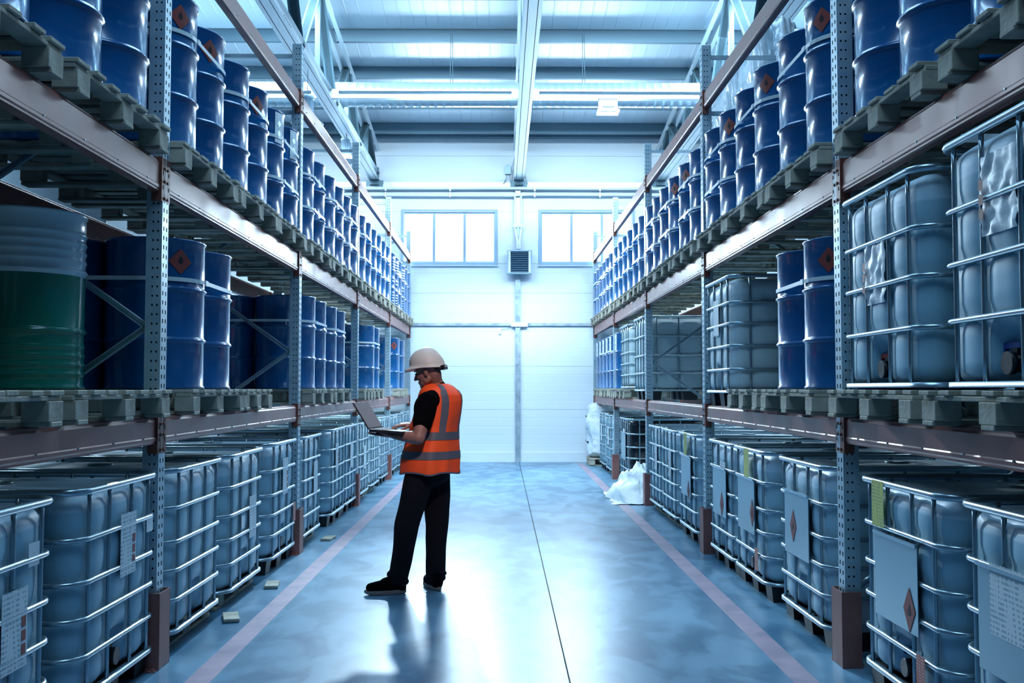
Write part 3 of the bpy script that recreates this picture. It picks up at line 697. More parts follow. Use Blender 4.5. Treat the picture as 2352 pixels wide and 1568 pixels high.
# ------------------------------------------------------------------ caged liquid containers (IBC)
CX, CY = .60, .50         # half depth, half width of the cage
def rr_loop(ax, ay, r, n=8):
    pts = []
    for cx, cy, a0 in ((ax - r, ay - r, 0), (-ax + r, ay - r, PI / 2), (-ax + r, -ay + r, PI), (ax - r, -ay + r, 1.5 * PI)):
        for k in range(n + 1): a = a0 + PI / 2 * k / n; pts.append((cx + r * math.cos(a), cy + r * math.sin(a)))
    return pts
FV = (-.37, -.14, .14, .37); SV = (-.44, -.15, .15, .44)
def bottle_mesh(H, rings, m_, name='bottle'):
    ax, ay, r = CX - .020, CY - .020, .12
    base = []
    n = 26
    def side(p, q, k): return [(p[0] + (q[0] - p[0]) * i / k, p[1] + (q[1] - p[1]) * i / k) for i in range(k)]
    loop = []
    for cx, cy, a0 in ((ax - r, ay - r, 0), (-ax + r, ay - r, PI / 2), (-ax + r, -ay + r, PI), (ax - r, -ay + r, 1.5 * PI)):
        for k in range(6): a = a0 + PI / 2 * k / 6; loop.append((cx + r * math.cos(a), cy + r * math.sin(a), math.cos(a), math.sin(a)))
        a = a0 + PI / 2
        e = (cx + r * math.cos(a), cy + r * math.sin(a))
        nx = {PI / 2: (-ax + r, ay), PI: (-ax, -ay + r), 1.5 * PI: (ax - r, -ay), 2 * PI: (ax, ay - r)}[a]
        for i in range(n): loop.append((e[0] + (nx[0] - e[0]) * i / n, e[1] + (nx[1] - e[1]) * i / n, math.cos(a), math.sin(a)))
    N = len(loop); rows = []
    zs = [0, .015, .04] + [.08 + i * (H - .20) / 20 for i in range(21)] + [H - .09, H - .065, H - .045, H - .03, H - .02]
    vs = []
    for z in zs:
        top = max(0, (z - (H - .10)) / .085); ins = .075 * (1 - math.sqrt(max(0, 1 - min(1, top) ** 2))) if top > 0 else 0
        if z < .05: ins = .04 * (1 - z / .05) ** 2
        for x, y, nx, ny in loop:
            off = -ins
            tv = FV if abs(nx) > .7 else SV; s_ = y if abs(nx) > .7 else x
            d = min(abs(s_ - q) for q in tv)
            bul = .018 * (1 - math.exp(-(d / .05) ** 2)) * (1 - .6 * min(1, top))
            dz = min(abs(z - q) for q in rings)
            bul -= .010 * math.exp(-(dz / .03) ** 2)
            if nx > .9 and abs(y) < .095 and z < .22:        # arched recess for the tap
                u = max(0, 1 - (y / .095) ** 2); v = 1 if z < .13 else max(0, 1 - ((z - .13) / .09) ** 2)
                bul -= .07 * min(1, 2.2 * u * v)
            off += bul - .004
            vs.append((x + nx * off, y + ny * off, z))
    fs = []
    for j in range(len(zs) - 1):
        for i in range(N): fs.append((j * N + i, j * N + (i + 1) % N, (j + 1) * N + (i + 1) % N, (j + 1) * N + i))
    o = (len(zs) - 1) * N; c = len(vs)
    # top: inner ring then centre
    for q, (f, dz) in enumerate(((.6, .004), (.25, .012))):
        for i in range(N): x, y, _ = vs[o + i]; vs.append((x * f, y * f, H - .02 + dz))
    for i in range(N): fs.append((o + i, o + (i + 1) % N, c + (i + 1) % N, c + i)); fs.append((c + i, c + (i + 1) % N, c + N + (i + 1) % N, c + N + i))
    fs.append(tuple(c + N + i for i in range(N)))
    b = MB(); b.add(vs, fs, 0, True); return b.mesh(name, m_)
def ring_mesh(name, r, z=0, ax=CX, ay=CY, n=8):
    b = MB(); b.tube([(x, y, z) for x, y in rr_loop(ax, ay, .12)], r, n, True); return b.mesh(name, M['tube'])
RT = .0125
ring_me = ring_mesh('horizontal_tube', RT); rail_me = ring_mesh('top_rail', .0165, 0, CX + .004, CY + .004)
IB = {}
def vtube(H):
    b = MB(); n = 9; pts = []; rs = []
    for i in range(n + 1):
        z = H * i / n; pts.append((0, 0, z)); rs.append(.0105)
    b.tube(pts, rs, 8); 
    return b.mesh('vertical_tube', M['tube'])
def ibc_parts(H, rings, feet, mk):
    key = (H, tuple(rings), feet, mk)
    if key in IB: return IB[key]
    d = {}
    d['bottle'] = bottle_mesh(H - .005, rings, M[mk])
    d['v'] = IB.setdefault(('v', H), vtube(H))
    b = MB(); lp = rr_loop(CX + .01, CY + .01, .12)
    li = rr_loop(CX - .02, CY - .02, .1); n_ = len(lp)
    vs = [(x, y, -.012) for x, y in lp] + [(x, y, .008) for x, y in lp] + [(x, y, .012) for x, y in li] + [(x, y, -.012) for x, y in li]
    fs = []
    for q in range(3):
        for i in range(n_): fs.append((q * n_ + i, q * n_ + (i + 1) % n_, (q + 1) * n_ + (i + 1) % n_, (q + 1) * n_ + i))
    fs.append(tuple(3 * n_ + i for i in range(n_)))
    b.add(vs, fs, 0, True); d['pan'] = b.mesh('base_pan', M['pan'])
    b = MB(); b.lathe([(.075, 0), (.075, .022), (.068, .028), (.0, .028)], 20); d['cap'] = b.mesh('cap', M['tubed'])
    b = MB(); b.tube([(-.02, 0, 0), (.035, 0, 0)], .035, 14); b.tube([(.035, 0, 0), (.06, 0, 0)], .042, 14); b.box(-.0, .03, -.02, .02, .02, .055); d['valve'] = b.mesh('tap', M['black'])
    b = MB(); b.box(.0, .028, -.07, .035, .055, .075); b.box(.0, .028, -.085, -.07, .045, .075)
    d['hb'] = b.mesh('tap_handle', M['bluev']); b = MB(); b.box(.0, .028, -.07, .035, .055, .075); b.box(.0, .028, -.085, -.07, .045, .075); d['hr'] = b.mesh('tap_handle_red', M['redv'])
    if feet == 'black':
        b = MB()
        b.add([(-.085, -.075, 0), (.085, -.075, 0), (.085, .075, 0), (-.085, .075, 0), (-.1, -.09, .12), (.1, -.09, .12), (.1, .09, .12), (-.1, .09, .12)],
              [(3, 2, 1, 0), (4, 5, 6, 7), (0, 1, 5, 4), (1, 2, 6, 5), (2, 3, 7, 6), (3, 0, 4, 7)])
        b.box(-.07, .07, -.06, -.05, .0, .1); d['foot'] = b.mesh('foot', M['foot'])
    elif feet == 'wood':
        d['foot'] = bevel_box_mesh('foot', .14, .13, .09, M['wood'], .01); d['run'] = bevel_box_mesh('runner', .12, 1.0, .022, M['wood'])
    IB[key] = d; return d
plate_me = bevel_box_mesh('label_plate', .004, .50, .40, M['plate'], .0015)
def flat(name, w, h, m_): b = MB(); b.add([(0, -w / 2, -h / 2), (0, w / 2, -h / 2), (0, w / 2, h / 2), (0, -w / 2, h / 2), (-.0008, -w / 2, -h / 2), (-.0008, w / 2, -h / 2), (-.0008, w / 2, h / 2), (-.0008, -w / 2, h / 2)], [(0, 1, 2, 3), (7, 6, 5, 4), (0, 4, 5, 1), (1, 5, 6, 2), (2, 6, 7, 3), (3, 7, 4, 0)]); return b.mesh(name, m_)
fl_paper = flat('paper', .20, .30, M['paper']); fl_wide = flat('paper', .36, .26, M['paper']); fl_yel = flat('paper', .15, .22, M['ypaper']); fl_red = flat('paper', .09, .16, M['rpaper'])
fl_small = flat('paper', .09, .09, M['white']); fl_sq = flat('square', .035, .04, M['red'])
b = MB(); b.add([(0, 0, -.10), (0, .065, 0), (0, 0, .10), (0, -.065, 0), (-.001, 0, -.10), (-.001, .065, 0), (-.001, 0, .10), (-.001, -.065, 0)], [(0, 1, 2, 3), (7, 6, 5, 4), (0, 4, 5, 1), (1, 5, 6, 2), (2, 6, 7, 3), (3, 7, 4, 0)]); fl_dia = b.mesh('diamond', M['red'])
fb = MB(); fb.add([(.001, -.015, -.025), (.001, .015, -.025), (.001, .02, -.005), (.001, .004, .03), (.001, -.004, .005), (.001, -.018, .0)], [(0, 1, 2, 3, 4, 5)]); fl_flame = fb.mesh('flame', M['flame'])
def crumple_sheet(name, w, h, m_, amp=.02, seed=0):
    vs = []; fs = []; n = 14
    for j in range(n + 1):
        for i in range(n + 1):
            u, v = i / n - .5, j / n - .5
            q = noise.noise(Vector((u * 6 + seed, v * 6, seed))) * amp
            vs.append((q, u * w, v * h))
    for j in range(n):
        for i in range(n): k = j * (n + 1) + i; fs.append((k, k + 1, k + n + 2, k + n + 1))
    b = MB(); b.add(vs, fs, 0, True); return b.mesh(name, m_)
pouch_me = crumple_sheet('document_pouch', .26, .30, M['sheet'], .018, 3)
FL_R = (.175, .34, .50, .69); UP_R = (.25, .475, .69)
def ibc(side, y, z, label, group, H=.90, rings=FL_R, feet='black', mk='bot_a', extra=(), valve=None, xf=1.83):
    fh = {'black': .125, 'wood': .118, None: .022}[feet]
    t_ = thing('caged_container', label, 'container', (side * (xf + CX), y, z), PI if side > 0 else 0, group)
    d = ibc_parts(H, rings, feet, mk); z0 = fh
    rnd = random.Random(int(y * 977) + side)
    link('bottle', d['bottle'], t_, (0, 0, z0 + .008)); link('base_pan', d['pan'], t_, (0, 0, z0))
    link('cap', d['cap'], t_, (0, 0, z0 + H - .02))
    for r in rings: link('horizontal_tube', ring_me, t_, (0, 0, z0 + r))
    link('top_rail', rail_me, t_, (0, 0, z0 + H))
    hasplate = any(e[0] == 'plate' for e in extra)
    for y_ in FV: link('vertical_tube', d['v'], t_, (CX - .008, y_, z0)); link('vertical_tube', d['v'], t_, (-CX + .008, y_, z0))
    for x_ in SV: link('vertical_tube', d['v'], t_, (x_, CY - .008, z0)); link('vertical_tube', d['v'], t_, (x_, -CY + .008, z0))
    if feet:
        for fx in (-.47, 0, .47):
            if feet == 'wood': link('runner', d['run'], t_, (fx, 0, .011))
            for fy in (-.39, 0, .39): link('foot', d['foot'], t_, (fx, fy, .0 if feet == 'black' else .068))
    if valve:
        v = link('tap', d['valve'], t_, (CX - .075, 0, z0 + .075)); link('tap_handle', d['hb' if valve == 'blue' else 'hr'], v, label='%s tap handle' % valve)
    F = CX + .0045
    for e in extra:
        k, ey, ez = e
        if k == 'plate':
            p_ = link('label_plate', plate_me, t_, (F + RT, ey, z0 + ez), label='bare metal label plate')
            link('folded_edge', box_mesh('fold', 0, .012, -.25, .25, .185, .20, M['tube']), p_)
        if k == 'diamond': p_ = link('hazard_label', fl_dia, t_, (F + RT + .0045, ey, z0 + ez), label='dark red diamond hazard label'); link('flame_symbol', fl_flame, p_)
        if k == 'yellow': link('yellow_label', fl_yel, t_, (F + .016, ey, z0 + ez), label='yellow printed label')
        if k == 'redprint': link('red_label', fl_red, t_, (F + .016, ey, z0 + ez), label='red and white printed label')
        if k == 'wide': link('paper_label', fl_wide, t_, (F + RT + .005, ey, z0 + ez), label='large white printed label')
        if k == 'paper':
            p_ = link('paper_label', fl_paper, t_, (F + .006, ey, z0 + ez), label='white printed label')
            for q in range(3): link('pictogram', fl_sq, p_, (.001, -.07 if side > 0 else .07, .02 - q * .052))
        if k == 'plain': link('paper_label', fl_paper, t_, (F + .006, ey, z0 + ez), label='white printed label')
        if k == 'small': link('small_label', fl_small, t_, (F + .004, ey, z0 + ez), label='small clear-edged label')
        if k == 'pouch':
            p_ = link('document_pouch', pouch_me, t_, (F - .004, ey, z0 + ez), label='crumpled clear document pouch')
            for q in range(3): link('pictogram', fl_sq, p_, (.018, .10 * (-1 if side > 0 else 1), .04 - q * .055))
    return t_
G1 = 'caged containers on the floor under the %s rack'
# note on signs: on the left, local +y = world +y (far); on the right, local +y = toward the camera
LF = [(3.69, 'nearest, at the left photo edge', 'black', 'bot_a', (('small', .28, .71), ('paper', .13, .45)), None),
      (4.90, 'just before first upright, white label', 'black', 'bot_a', (('small', .36, .66), ('paper', .06, .60)), 'blue'),
      (6.14, 'just beyond first upright', 'wood', 'bot_b', (), None),
      (7.27, 'middle of second bay', 'wood', 'bot_b', (('plain', .15, .43), ('small', -.12, .42)), None),
      (8.52, 'just before second upright', 'black', 'bot_a', (('paper', .0, .62), ('redprint', .33, .28)), 'blue'),
      (9.76, 'just beyond second upright', 'wood', 'bot_b', (('plain', .14, .50),), None),
      (11.30, 'middle of third bay', 'black', 'bot_a', (('paper', -.12, .60),), None), (12.25, 'before third upright', 'black', 'bot_a', (('plain', 0, .55),), None),
      (13.42, 'just beyond third upright', 'wood', 'bot_c', (('plain', 0, .45),), None), (14.60, 'brightest, fourth bay', 'wood', 'bot_c', (), None), (15.78, 'before fourth upright', 'black', 'bot_c', (), None),
      (17.1, 'just beyond fourth upright', 'black', 'bot_b', (), None), (18.25, 'middle of farthest bay', 'wood', 'bot_b', (), None), (19.4, 'nearest the far wall', 'black', 'bot_c', (), None)]
for y, d, ft, mk, ex, va in LF: ibc(-1, y, 0, 'white liquid container in steel cage, left floor row, ' + d, G1 % 'left', feet=ft, mk=mk, extra=ex, valve=va)
RF = [(3.55, 'nearest, large white label', 'black', 'bot_a', (('plate', -.05, .50), ('wide', -.02, .58), ('diamond', .17, .36)), None),
      (4.66, 'yellow label and plate with red diamond', 'black', 'bot_a', (('yellow', -.20, .80), ('plate', .0, .47), ('diamond', .16, .37), ('redprint', .27, .12)), 'blue'),
      (6.19, 'plate with red diamond, beyond first upright', 'black', 'bot_b', (('plate', -.03, .52), ('diamond', -.09, .50)), None),
      (7.47, 'yellow label, middle of second bay', 'black', 'bot_b', (('yellow', -.0, .80), ('plate', -.03, .50), ('diamond', .16, .45), ('redprint', .27, .14)), 'blue'),
      (8.42, 'plain white label, before second upright', 'black', 'bot_b', (('plate', .0, .50), ('plain', .1, .60), ('diamond', .1, .40)), None),
      (9.95, 'white label over plate, beyond second upright', 'black', 'bot_b', (('yellow', 0, .80), ('plain', .0, .60), ('plate', .0, .50), ('diamond', .15, .36)), 'blue'),
      (11.06, 'middle of third bay', 'wood', 'bot_b', (('paper', .1, .55),), None), (12.05, 'before third upright', 'wood', 'bot_b', (('paper', .1, .55),), None),
      (17.3, 'just beyond fourth upright', 'wood', 'bot_b', (('paper', .0, .55),), None), (18.45, 'middle of farthest bay', 'black', 'bot_b', (('plain', 0, .55),), 'blue')]
for y, d, ft, mk, ex, va in RF: ibc(1, y, 0, 'white liquid container in steel cage, right floor row, ' + d, G1 % 'right', feet=ft, mk=mk, extra=ex, valve=va)
ibc(1, 15.05, 0, 'black liquid container in steel cage, behind the crumpled plastic sheet', G1 % 'right', mk='bot_k', extra=(('plain', .0, .6), ('plate', 0, .5)), valve='blue')
G2 = 'caged containers on the right lower shelf'
ibc(1, 3.60, 1.327 + PH, 'tall caged container on right lower shelf at photo edge, clear pouch', G2, H=.955, rings=UP_R, feet=None, mk='bot_a', extra=(('pouch', .0, .70),), valve='blue', xf=1.80)
ibc(1, 4.80, 1.327 + PH, 'caged container on right lower shelf with red tap handle', G2, H=.945, rings=UP_R, feet=None, mk='bot_a', extra=(('pouch', -.02, .54),), valve='red', xf=1.80)
ibc(1, 8.52, 1.327, 'caged container on right lower shelf beside the blue drums', G2, H=.93, rings=(.18, .37, .55, .72), feet='black', mk='bot_c', extra=(('plain', .0, .62),))
ibc(1, 13.42, 1.327, 'caged container seen end-on on right lower shelf, past the empty bay', G2, H=.95, rings=(.22, .45, .70), feet='black', mk='bot_c')
ibc(1, 15.0, 1.327 + PH, 'far caged container on wooden pallet, right lower shelf', G2, H=.9, rings=FL_R, feet=None, mk='bot_c')

# ------------------------------------------------------------------ stretch wrapped loads on the upper level
def wrap_mesh(name, sx, sy, sz, seed, m_, amp=.10):
    bm = bmesh.new(); bmesh.ops.create_cube(bm, size=2)
    bmesh.ops.subdivide_edges(bm, edges=bm.edges[:], cuts=34, use_grid_fill=True)
    for v in bm.verts:
        c = v.co.copy(); m2 = max(abs(c.x), abs(c.y), abs(c.z)); s_ = c.normalized() * 1.32
        t = .45; c = c * (1 - t) + s_ * t
        p = Vector((c.x * 1.3 + seed * 3.1, c.y * 1.3, c.z * 1.1))
        d = noise.noise(p * 1.3) * amp * 1.6
        w = Vector((c.x * 3 + seed, c.y * 3, c.z * 1.2)); w += Vector((noise.noise(p * 2), noise.noise(p * 2 + Vector((9, 0, 0))), 0)) * 2.2
        d += (1 - abs(noise.noise(w * 2.2))) ** 3 * amp * .5 + (1 - abs(noise.noise(w * 5 + Vector((0, 0, c.z * 4))))) ** 2 * amp * .30 - amp * .4
        n_ = c.normalized()
        v.co = Vector((c.x * sx / 2, c.y * sy / 2, c.z * sz / 2)) + n_ * d
        v.co.z += sz / 2
    zmin = min(v.co.z for v in bm.verts)
    for v in bm.verts: v.co.z = max(0, v.co.z - zmin - .03)
    me = bpy.data.meshes.new(name); bm.to_mesh(me); bm.free(); me.materials.append(m_)
    me.polygons.foreach_set('use_smooth', [True] * len(me.polygons)); return me
wm = [wrap_mesh('wrap', .48, .80, 1.95, 1, M['film'], .08), wrap_mesh('wrap', .48, .80, 1.40, 2, M['film'], .08), wrap_mesh('wrap', .48, .80, 1.2, 5, M['film'], .05)]
for side, y, k, d in ((1, 7.45, 1, 'right rack, second bay'), (1, 8.50, 1, 'right rack, just before second upright'), (1, 9.85, 0, 'right rack, tallest, beyond second upright'), (1, 10.97, 0, 'right rack, tall, middle of third bay'), (1, 12.1, 1, 'right rack, before third upright'),
                      (1, 13.6, 1, 'right rack, beyond third upright'), (1, 14.8, 2, 'right rack, middle of fourth bay'), (1, 15.9, 2, 'right rack, before fourth upright'),
                      (-1, 8.45, 2, 'left rack, before second upright'), (-1, 9.9, 2, 'left rack, beyond second upright'), (-1, 11.1, 2, 'left rack, middle of third bay'), (-1, 12.25, 2, 'left rack, before third upright'), (-1, 13.7, 2, 'left rack, fourth bay')):
    t_ = thing('wrapped_load', 'shiny stretch-wrapped load behind drums, upper level, ' + d, 'load', (side * 2.70, y, ZU), group='stretch-wrapped loads on the upper level', me=wm[k])
# far white wrapped stack at the end of the right rack
t_ = thing('wrapped_stack', 'white wrapped stack on floor at far end of the right rack', 'load', (2.15, 19.55, .146), me=wrap_mesh('stack', .95, .7, .95, 8, M['sheet'], .04))
for z in (.3, .55, .78):
    b = MB(); b.bar((-.50, -.15, z), (-.50, .2, z + .01), .03, .025); link('dark_corner', b.mesh('dk', M['black']), t_)
pallet(1.66, 19.55, 0, .75, 'wooden pallet under the white wrapped stack at far right', 'pallets on the floor', D=1.0, deck=5)
# crumpled plastic sheet on the floor
vs = []; fs = []; n = 60
for j in range(n + 1):
    for i in range(n + 1):
        u, v = i / n * 2 - 1, j / n * 2 - 1
        r = math.hypot(u, v); 
        h = max(0, 1 - (abs(u) ** 2.2 + abs(v) ** 2.4)) ** .7
        q = Vector((u * 2.3, v * 2.3, 3))
        rid = (1 - abs(noise.noise(q * 1.6))) ** 2
        z = h * (.24 + .12 * rid + .18 * noise.noise(q * 1.9) + .05 * (1 - abs(noise.noise(q * 4))) ** 2 + .03 * noise.noise(q * 7)) + .02 * rid
        z += max(0, .35 - math.hypot(u - .45, v + .3)) * .6
        vs.append((u * .48 + .09 * noise.noise(q * 1.7 + Vector((5, 0, 0))), v * .72 + .1 * noise.noise(q * 1.7), max(.004, z)))
for j in range(n):
    for i in range(n): k = j * (n + 1) + i; fs.append((k, k + 1, k + n + 2, k + n + 1))
b = MB(); b.add(vs, fs, 0, True)
t_ = thing('plastic_sheet', 'crumpled heap of white plastic sheet on floor beside third right upright', 'plastic sheet', (1.92, 13.55, .0), me=b.mesh('heap', M['sheet']))
# bits of wood under the left row
for (x, y, r, d) in ((-1.74, 6.55, .3, 'beyond first left guard'), (-1.72, 7.62, .15, 'in the middle of the second left bay'), (-1.70, 9.95, -.1, 'beyond second left guard')):
    thing('wood_offcut', 'short wooden offcut lying on floor ' + d, 'wood', (x, y, .012), r, 'wood offcuts on the floor', bevel_box_mesh('offcut', .10, .22, .022, M['wood']))

# ------------------------------------------------------------------ the man
M['skin'] = noisy(mat('skin', (.42, .22, .17), .5), (.27, .125, .095), (.34, .165, .13), 30, 3)
M['shirt'] = mat('shirt_black', (.002, .002, .003), .95, spec=.05)
M['trouser'] = mat('trouser_black', (.003, .003, .007), .9, spec=.2)
M['orange'] = noisy(mat('vest_orange', (1, .2, .03), .6), (1.0, .080, .010), (1.0, .10, .014), 5, 3, .25, None, (1, 1, .6), 9)
M['reflect'] = mat('reflective_tape', (.11, .11, .14), .45)
M['helmet'] = mat('helmet_white', (.62, .57, .52), .45, spec=.3)
M['sole'] = mat('shoe_sole', (.22, .18, .17), .6)
M['lapshell'] = mat('laptop_shell', (.02, .02, .028), .6, spec=.15)
M['keys'] = mat('laptop_keys', (.10, .10, .12), .7, spec=.1)
m = mat('laptop_screen', (.07, .07, .085), .7, spec=.1); m.node_tree.nodes['Principled BSDF'].inputs['Emission Color'].default_value = (.55, .55, .68, 1)
m.node_tree.nodes['Principled BSDF'].inputs['Emission Strength'].default_value = .13; M['screen'] = m
M['hair'] = mat('stubble', (.08, .05, .045), .8)

def capsule(b, pts, rs, n=14, sub=5):
    """closed tapered tube with round ends"""
    P = [Vector(p) for p in pts]
    d0 = (P[1] - P[0]).normalized(); d1 = (P[-1] - P[-2]).normalized()
    q, r = [], []
    for k in range(sub): a = PI / 2 * (1 - k / sub); q.append(P[0] - d0 * rs[0] * math.sin(a)); r.append(max(.0015, rs[0] * math.cos(a)))
    for p, rr in zip(P, rs): q.append(p); r.append(rr)
    for k in range(1, sub + 1): a = PI / 2 * k / sub; q.append(P[-1] + d1 * rs[-1] * math.sin(a)); r.append(max(.0015, rs[-1] * math.cos(a)))
    b.tube(q, r, n)
def ellip(b, c, rad, basis=None, n=18):
    bs = basis or Matrix.Identity(3); vs = []; fs = []
    for j in range(1, n):
        t = PI * j / n
        for i in range(2 * n): a = PI * i / n; vs.append(Vector(c) + bs @ Vector((rad[0] * math.sin(t) * math.cos(a), rad[1] * math.sin(t) * math.sin(a), rad[2] * math.cos(t))))
    N = 2 * n
    for j in range(n - 2):
        for i in range(N): fs.append((j * N + i, (j + 1) * N + i, (j + 1) * N + (i + 1) % N, j * N + (i + 1) % N))
    vs.append(Vector(c) + bs @ Vector((0, 0, rad[2]))); vs.append(Vector(c) - bs @ Vector((0, 0, rad[2])))
    for i in range(N): fs.append((len(vs) - 2, i, (i + 1) % N)); fs.append((len(vs) - 1, (n - 2) * N + (i + 1) % N, (n - 2) * N + i))
    b.add(vs, fs, 0, True)
def voxel(b, name, m_, vox=.006, smooth=4, disp=None):
    me = b.mesh(name + '_raw', m_); o = bpy.data.objects.new(name + '_raw', me); COL.objects.link(o)
    r = o.modifiers.new('r', 'REMESH'); r.mode = 'VOXEL'; r.voxel_size = vox; r.use_smooth_shade = True
    s_ = o.modifiers.new('s', 'SMOOTH'); s_.factor = .5; s_.iterations = smooth
    dg = bpy.context.evaluated_depsgraph_get(); ev = o.evaluated_get(dg)
    res = bpy.data.meshes.new_from_object(ev); res.name = name
    bpy.data.objects.remove(o); bpy.data.meshes.remove(me)
    if disp:
        for v in res.vertices: v.co += v.normal * disp(v.co)
    res.materials.clear(); res.materials.append(m_)
    res.polygons.foreach_set('use_smooth', [True] * len(res.polygons)); res.update()
    return res
V = Vector
ORG = V((-.53, 7.46, 0))
man = thing('person', 'man in white hard hat and orange reflective vest, standing, typing on laptop', 'person', ORG)
def mlink(name, me, parent=None, **kw):
    o = link(name, me, parent or man, **kw)
    if parent is None: o.location = -ORG
    return o
cy, sy = math.cos(math.radians(32)), math.sin(math.radians(32))
Fw, Lf = V((-cy, sy, 0)), V((-sy, -cy, 0))
TB = Matrix((Fw, Lf, V((0, 0, 1)))).transposed()
hyaw, hpit = math.radians(12), math.radians(17)
hF0 = V((-math.cos(hyaw), math.sin(hyaw), 0)); hL = V((-math.sin(hyaw), -math.cos(hyaw), 0))
hF = hF0 * math.cos(hpit) - V((0, 0, 1)) * math.sin(hpit); hU = V((0, 0, 1)) * math.cos(hpit) + hF0 * math.sin(hpit)
HB = Matrix((hF, hL, hU)).transposed(); H0 = V((-.548, 7.44, 1.607))
hp = lambda x, y, z: H0 + HB @ V((x, y, z))
hipL, kneeL, ankL = V((-.60, 7.38, .86)), V((-.685, 7.34, .487)), V((-.745, 7.34, .12))
hipR, kneeR, ankR = V((-.488, 7.54, .86)), V((-.486, 7.55, .46)), V((-.487, 7.50, .12))
shL, elL, wrL = V((-.535, 7.29, 1.395)), V((-.592, 7.17, 1.125)), V((-.775, 7.26, 1.140))
shR, elR, wrR = V((-.385, 7.63, 1.40)), V((-.49, 7.70, 1.14)), V((-.668, 7.45, 1.212))
neck = V((-.475, 7.47, 1.48))
def hand(b, wrist, d, pn, thumb_side, curls, spread=.021, wide=1.0):
    """d finger direction, pn palm-facing normal, thumb_side unit vector across"""
    d = d.normalized(); pn = pn.normalized(); ts = thumb_side.normalized()
    kn = []
    for i in range(4):
        off = (1.5 - i) * spread * wide
        k = wrist + d * (.088 - .005 * abs(1 - i)) + ts * off; kn.append(k)
        capsule(b, [wrist + d * .012 + ts * off * .55, k], [.0165, .0125], 10, 3)
        L = (.043, .048, .045, .034)[i]; q = k; ang = 0; pts = [k]; rr = [.0105]
        for s_ in range(3):
            ang += curls[i][s_]; dd = d * math.cos(ang) + pn * math.sin(ang) + ts * (.10 * (1.5 - i) / 1.5)
            q = q + dd.normalized() * L * (1, .66, .52)[s_]; pts.append(q); rr.append((.0095, .0088, .0075)[s_])
        capsule(b, pts, rr, 10, 3)
    t0 = wrist + d * .022 + ts * .026; t1 = t0 + (d * .6 + ts * .7 + pn * .25).normalized() * .042; t2 = t1 + (d * .9 + ts * .25 + pn * .35).normalized() * .033; t3 = t2 + (d + pn * .3).normalized() * .024
    capsule(b, [t0, t1, t2, t3], [.0165, .0125, .0105, .009], 10, 3)
b = MB()
# head
ellip(b, hp(-.012, 0, .035), (.098, .076, .098), HB); ellip(b, hp(.022, 0, -.02), (.068, .062, .085), HB)
ellip(b, hp(.035, 0, -.07), (.052, .050, .045), HB); ellip(b, hp(.072, 0, -.100), (.020, .022, .018), HB)
for s_ in (-1, 1):
    ellip(b, hp(.012, s_ * .048, -.06), (.035, .016, .032), HB); ellip(b, hp(.066, s_ * .030, -.026), (.020, .020, .018), HB)
    ellip(b, hp(-.004, s_ * .078, -.012), (.017, .008, .031), HB); ellip(b, hp(.004, s_ * .074, -.03), (.010, .007, .014), HB)
    ellip(b, hp(.076, s_ * .028, .022), (.014, .022, .008), HB)
capsule(b, [hp(.086, 0, .006), hp(.100, 0, -.016), hp(.110, 0, -.034)], [.009, .0105, .0125], 10, 4)
for s_ in (-1, 1): ellip(b, hp(.097, s_ * .011, -.038), (.011, .008, .008), HB)
ellip(b, hp(.086, 0, -.063), (.011, .020, .006), HB); ellip(b, hp(.084, 0, -.076), (.011, .018, .0065), HB)
# neck, torso core, arms
capsule(b, [hp(-.035, 0, -.03), V((-.497, 7.46, 1.53)), neck, neck - V((0, 0, .06))], [.060, .057, .064, .08])
capsule(b, [V((-.465, 7.47, 1.36)), V((-.50, 7.47, 1.12)), V((-.535, 7.46, .93))], [.12, .12, .13])
capsule(b, [shL + Lf * -.03, shL, shR, shR + Lf * .03], [.055, .058, .058, .05])
capsule(b, [shL, shL.lerp(elL, .5) + V((0, -.008, 0)), elL], [.058, .056, .046]); capsule(b, [elL, elL.lerp(wrL, .3), elL.lerp(wrL, .75), wrL], [.046, .047, .033, .026])
capsule(b, [shR, shR.lerp(elR, .5), elR], [.055, .05, .043]); capsule(b, [elR, elR.lerp(wrR, .3), elR.lerp(wrR, .75), wrR], [.043, .043, .032, .025])
# legs and feet inside the clothes
for hp_, kn_, an_ in ((hipL, kneeL, ankL), (hipR, kneeR, ankR)): capsule(b, [hp_, kn_, an_], [.085, .06, .04])
capsule(b, [ankL, V((-.76, 7.33, .058)), V((-.88, 7.295, .050))], [.036, .028, .018]); capsule(b, [ankR, V((-.495, 7.51, .058)), V((-.55, 7.62, .050))], [.036, .028, .018])
# hands
dL = V((-.95, .26, .03)); hand(b, wrL, dL, V((0, 0, 1)), V((-.2, -.97, .0)), [(.05, .12, .15), (.03, .1, .12), (.03, .1, .12), (.05, .15, .15)])
dR = V((-.90, -.38, -.02)); hand(b, wrR, dR, V((0, 0, -1)), V((.35, -.93, -.1)), [(.15, .45, .35), (.2, .5, .35), (.25, .5, .35), (.3, .55, .35)])
body = mlink('body', voxel(b, 'body', M['skin'], .0052, 3))
# eyes and brows
for s_ in (-1, 1):
    b = MB(); ellip(b, hp(.0865, s_ * .029, -.001), (.0085, .013, .006), HB, 10); mlink('eye', b.mesh('eye', M['black']))
    b = MB(); capsule(b, [hp(.086, s_ * .050, .018), hp(.093, s_ * .030, .024), hp(.094, s_ * .014, .019)], [.003, .004, .003], 8, 3); mlink('eyebrow', b.mesh('eyebrow', M['hair']))
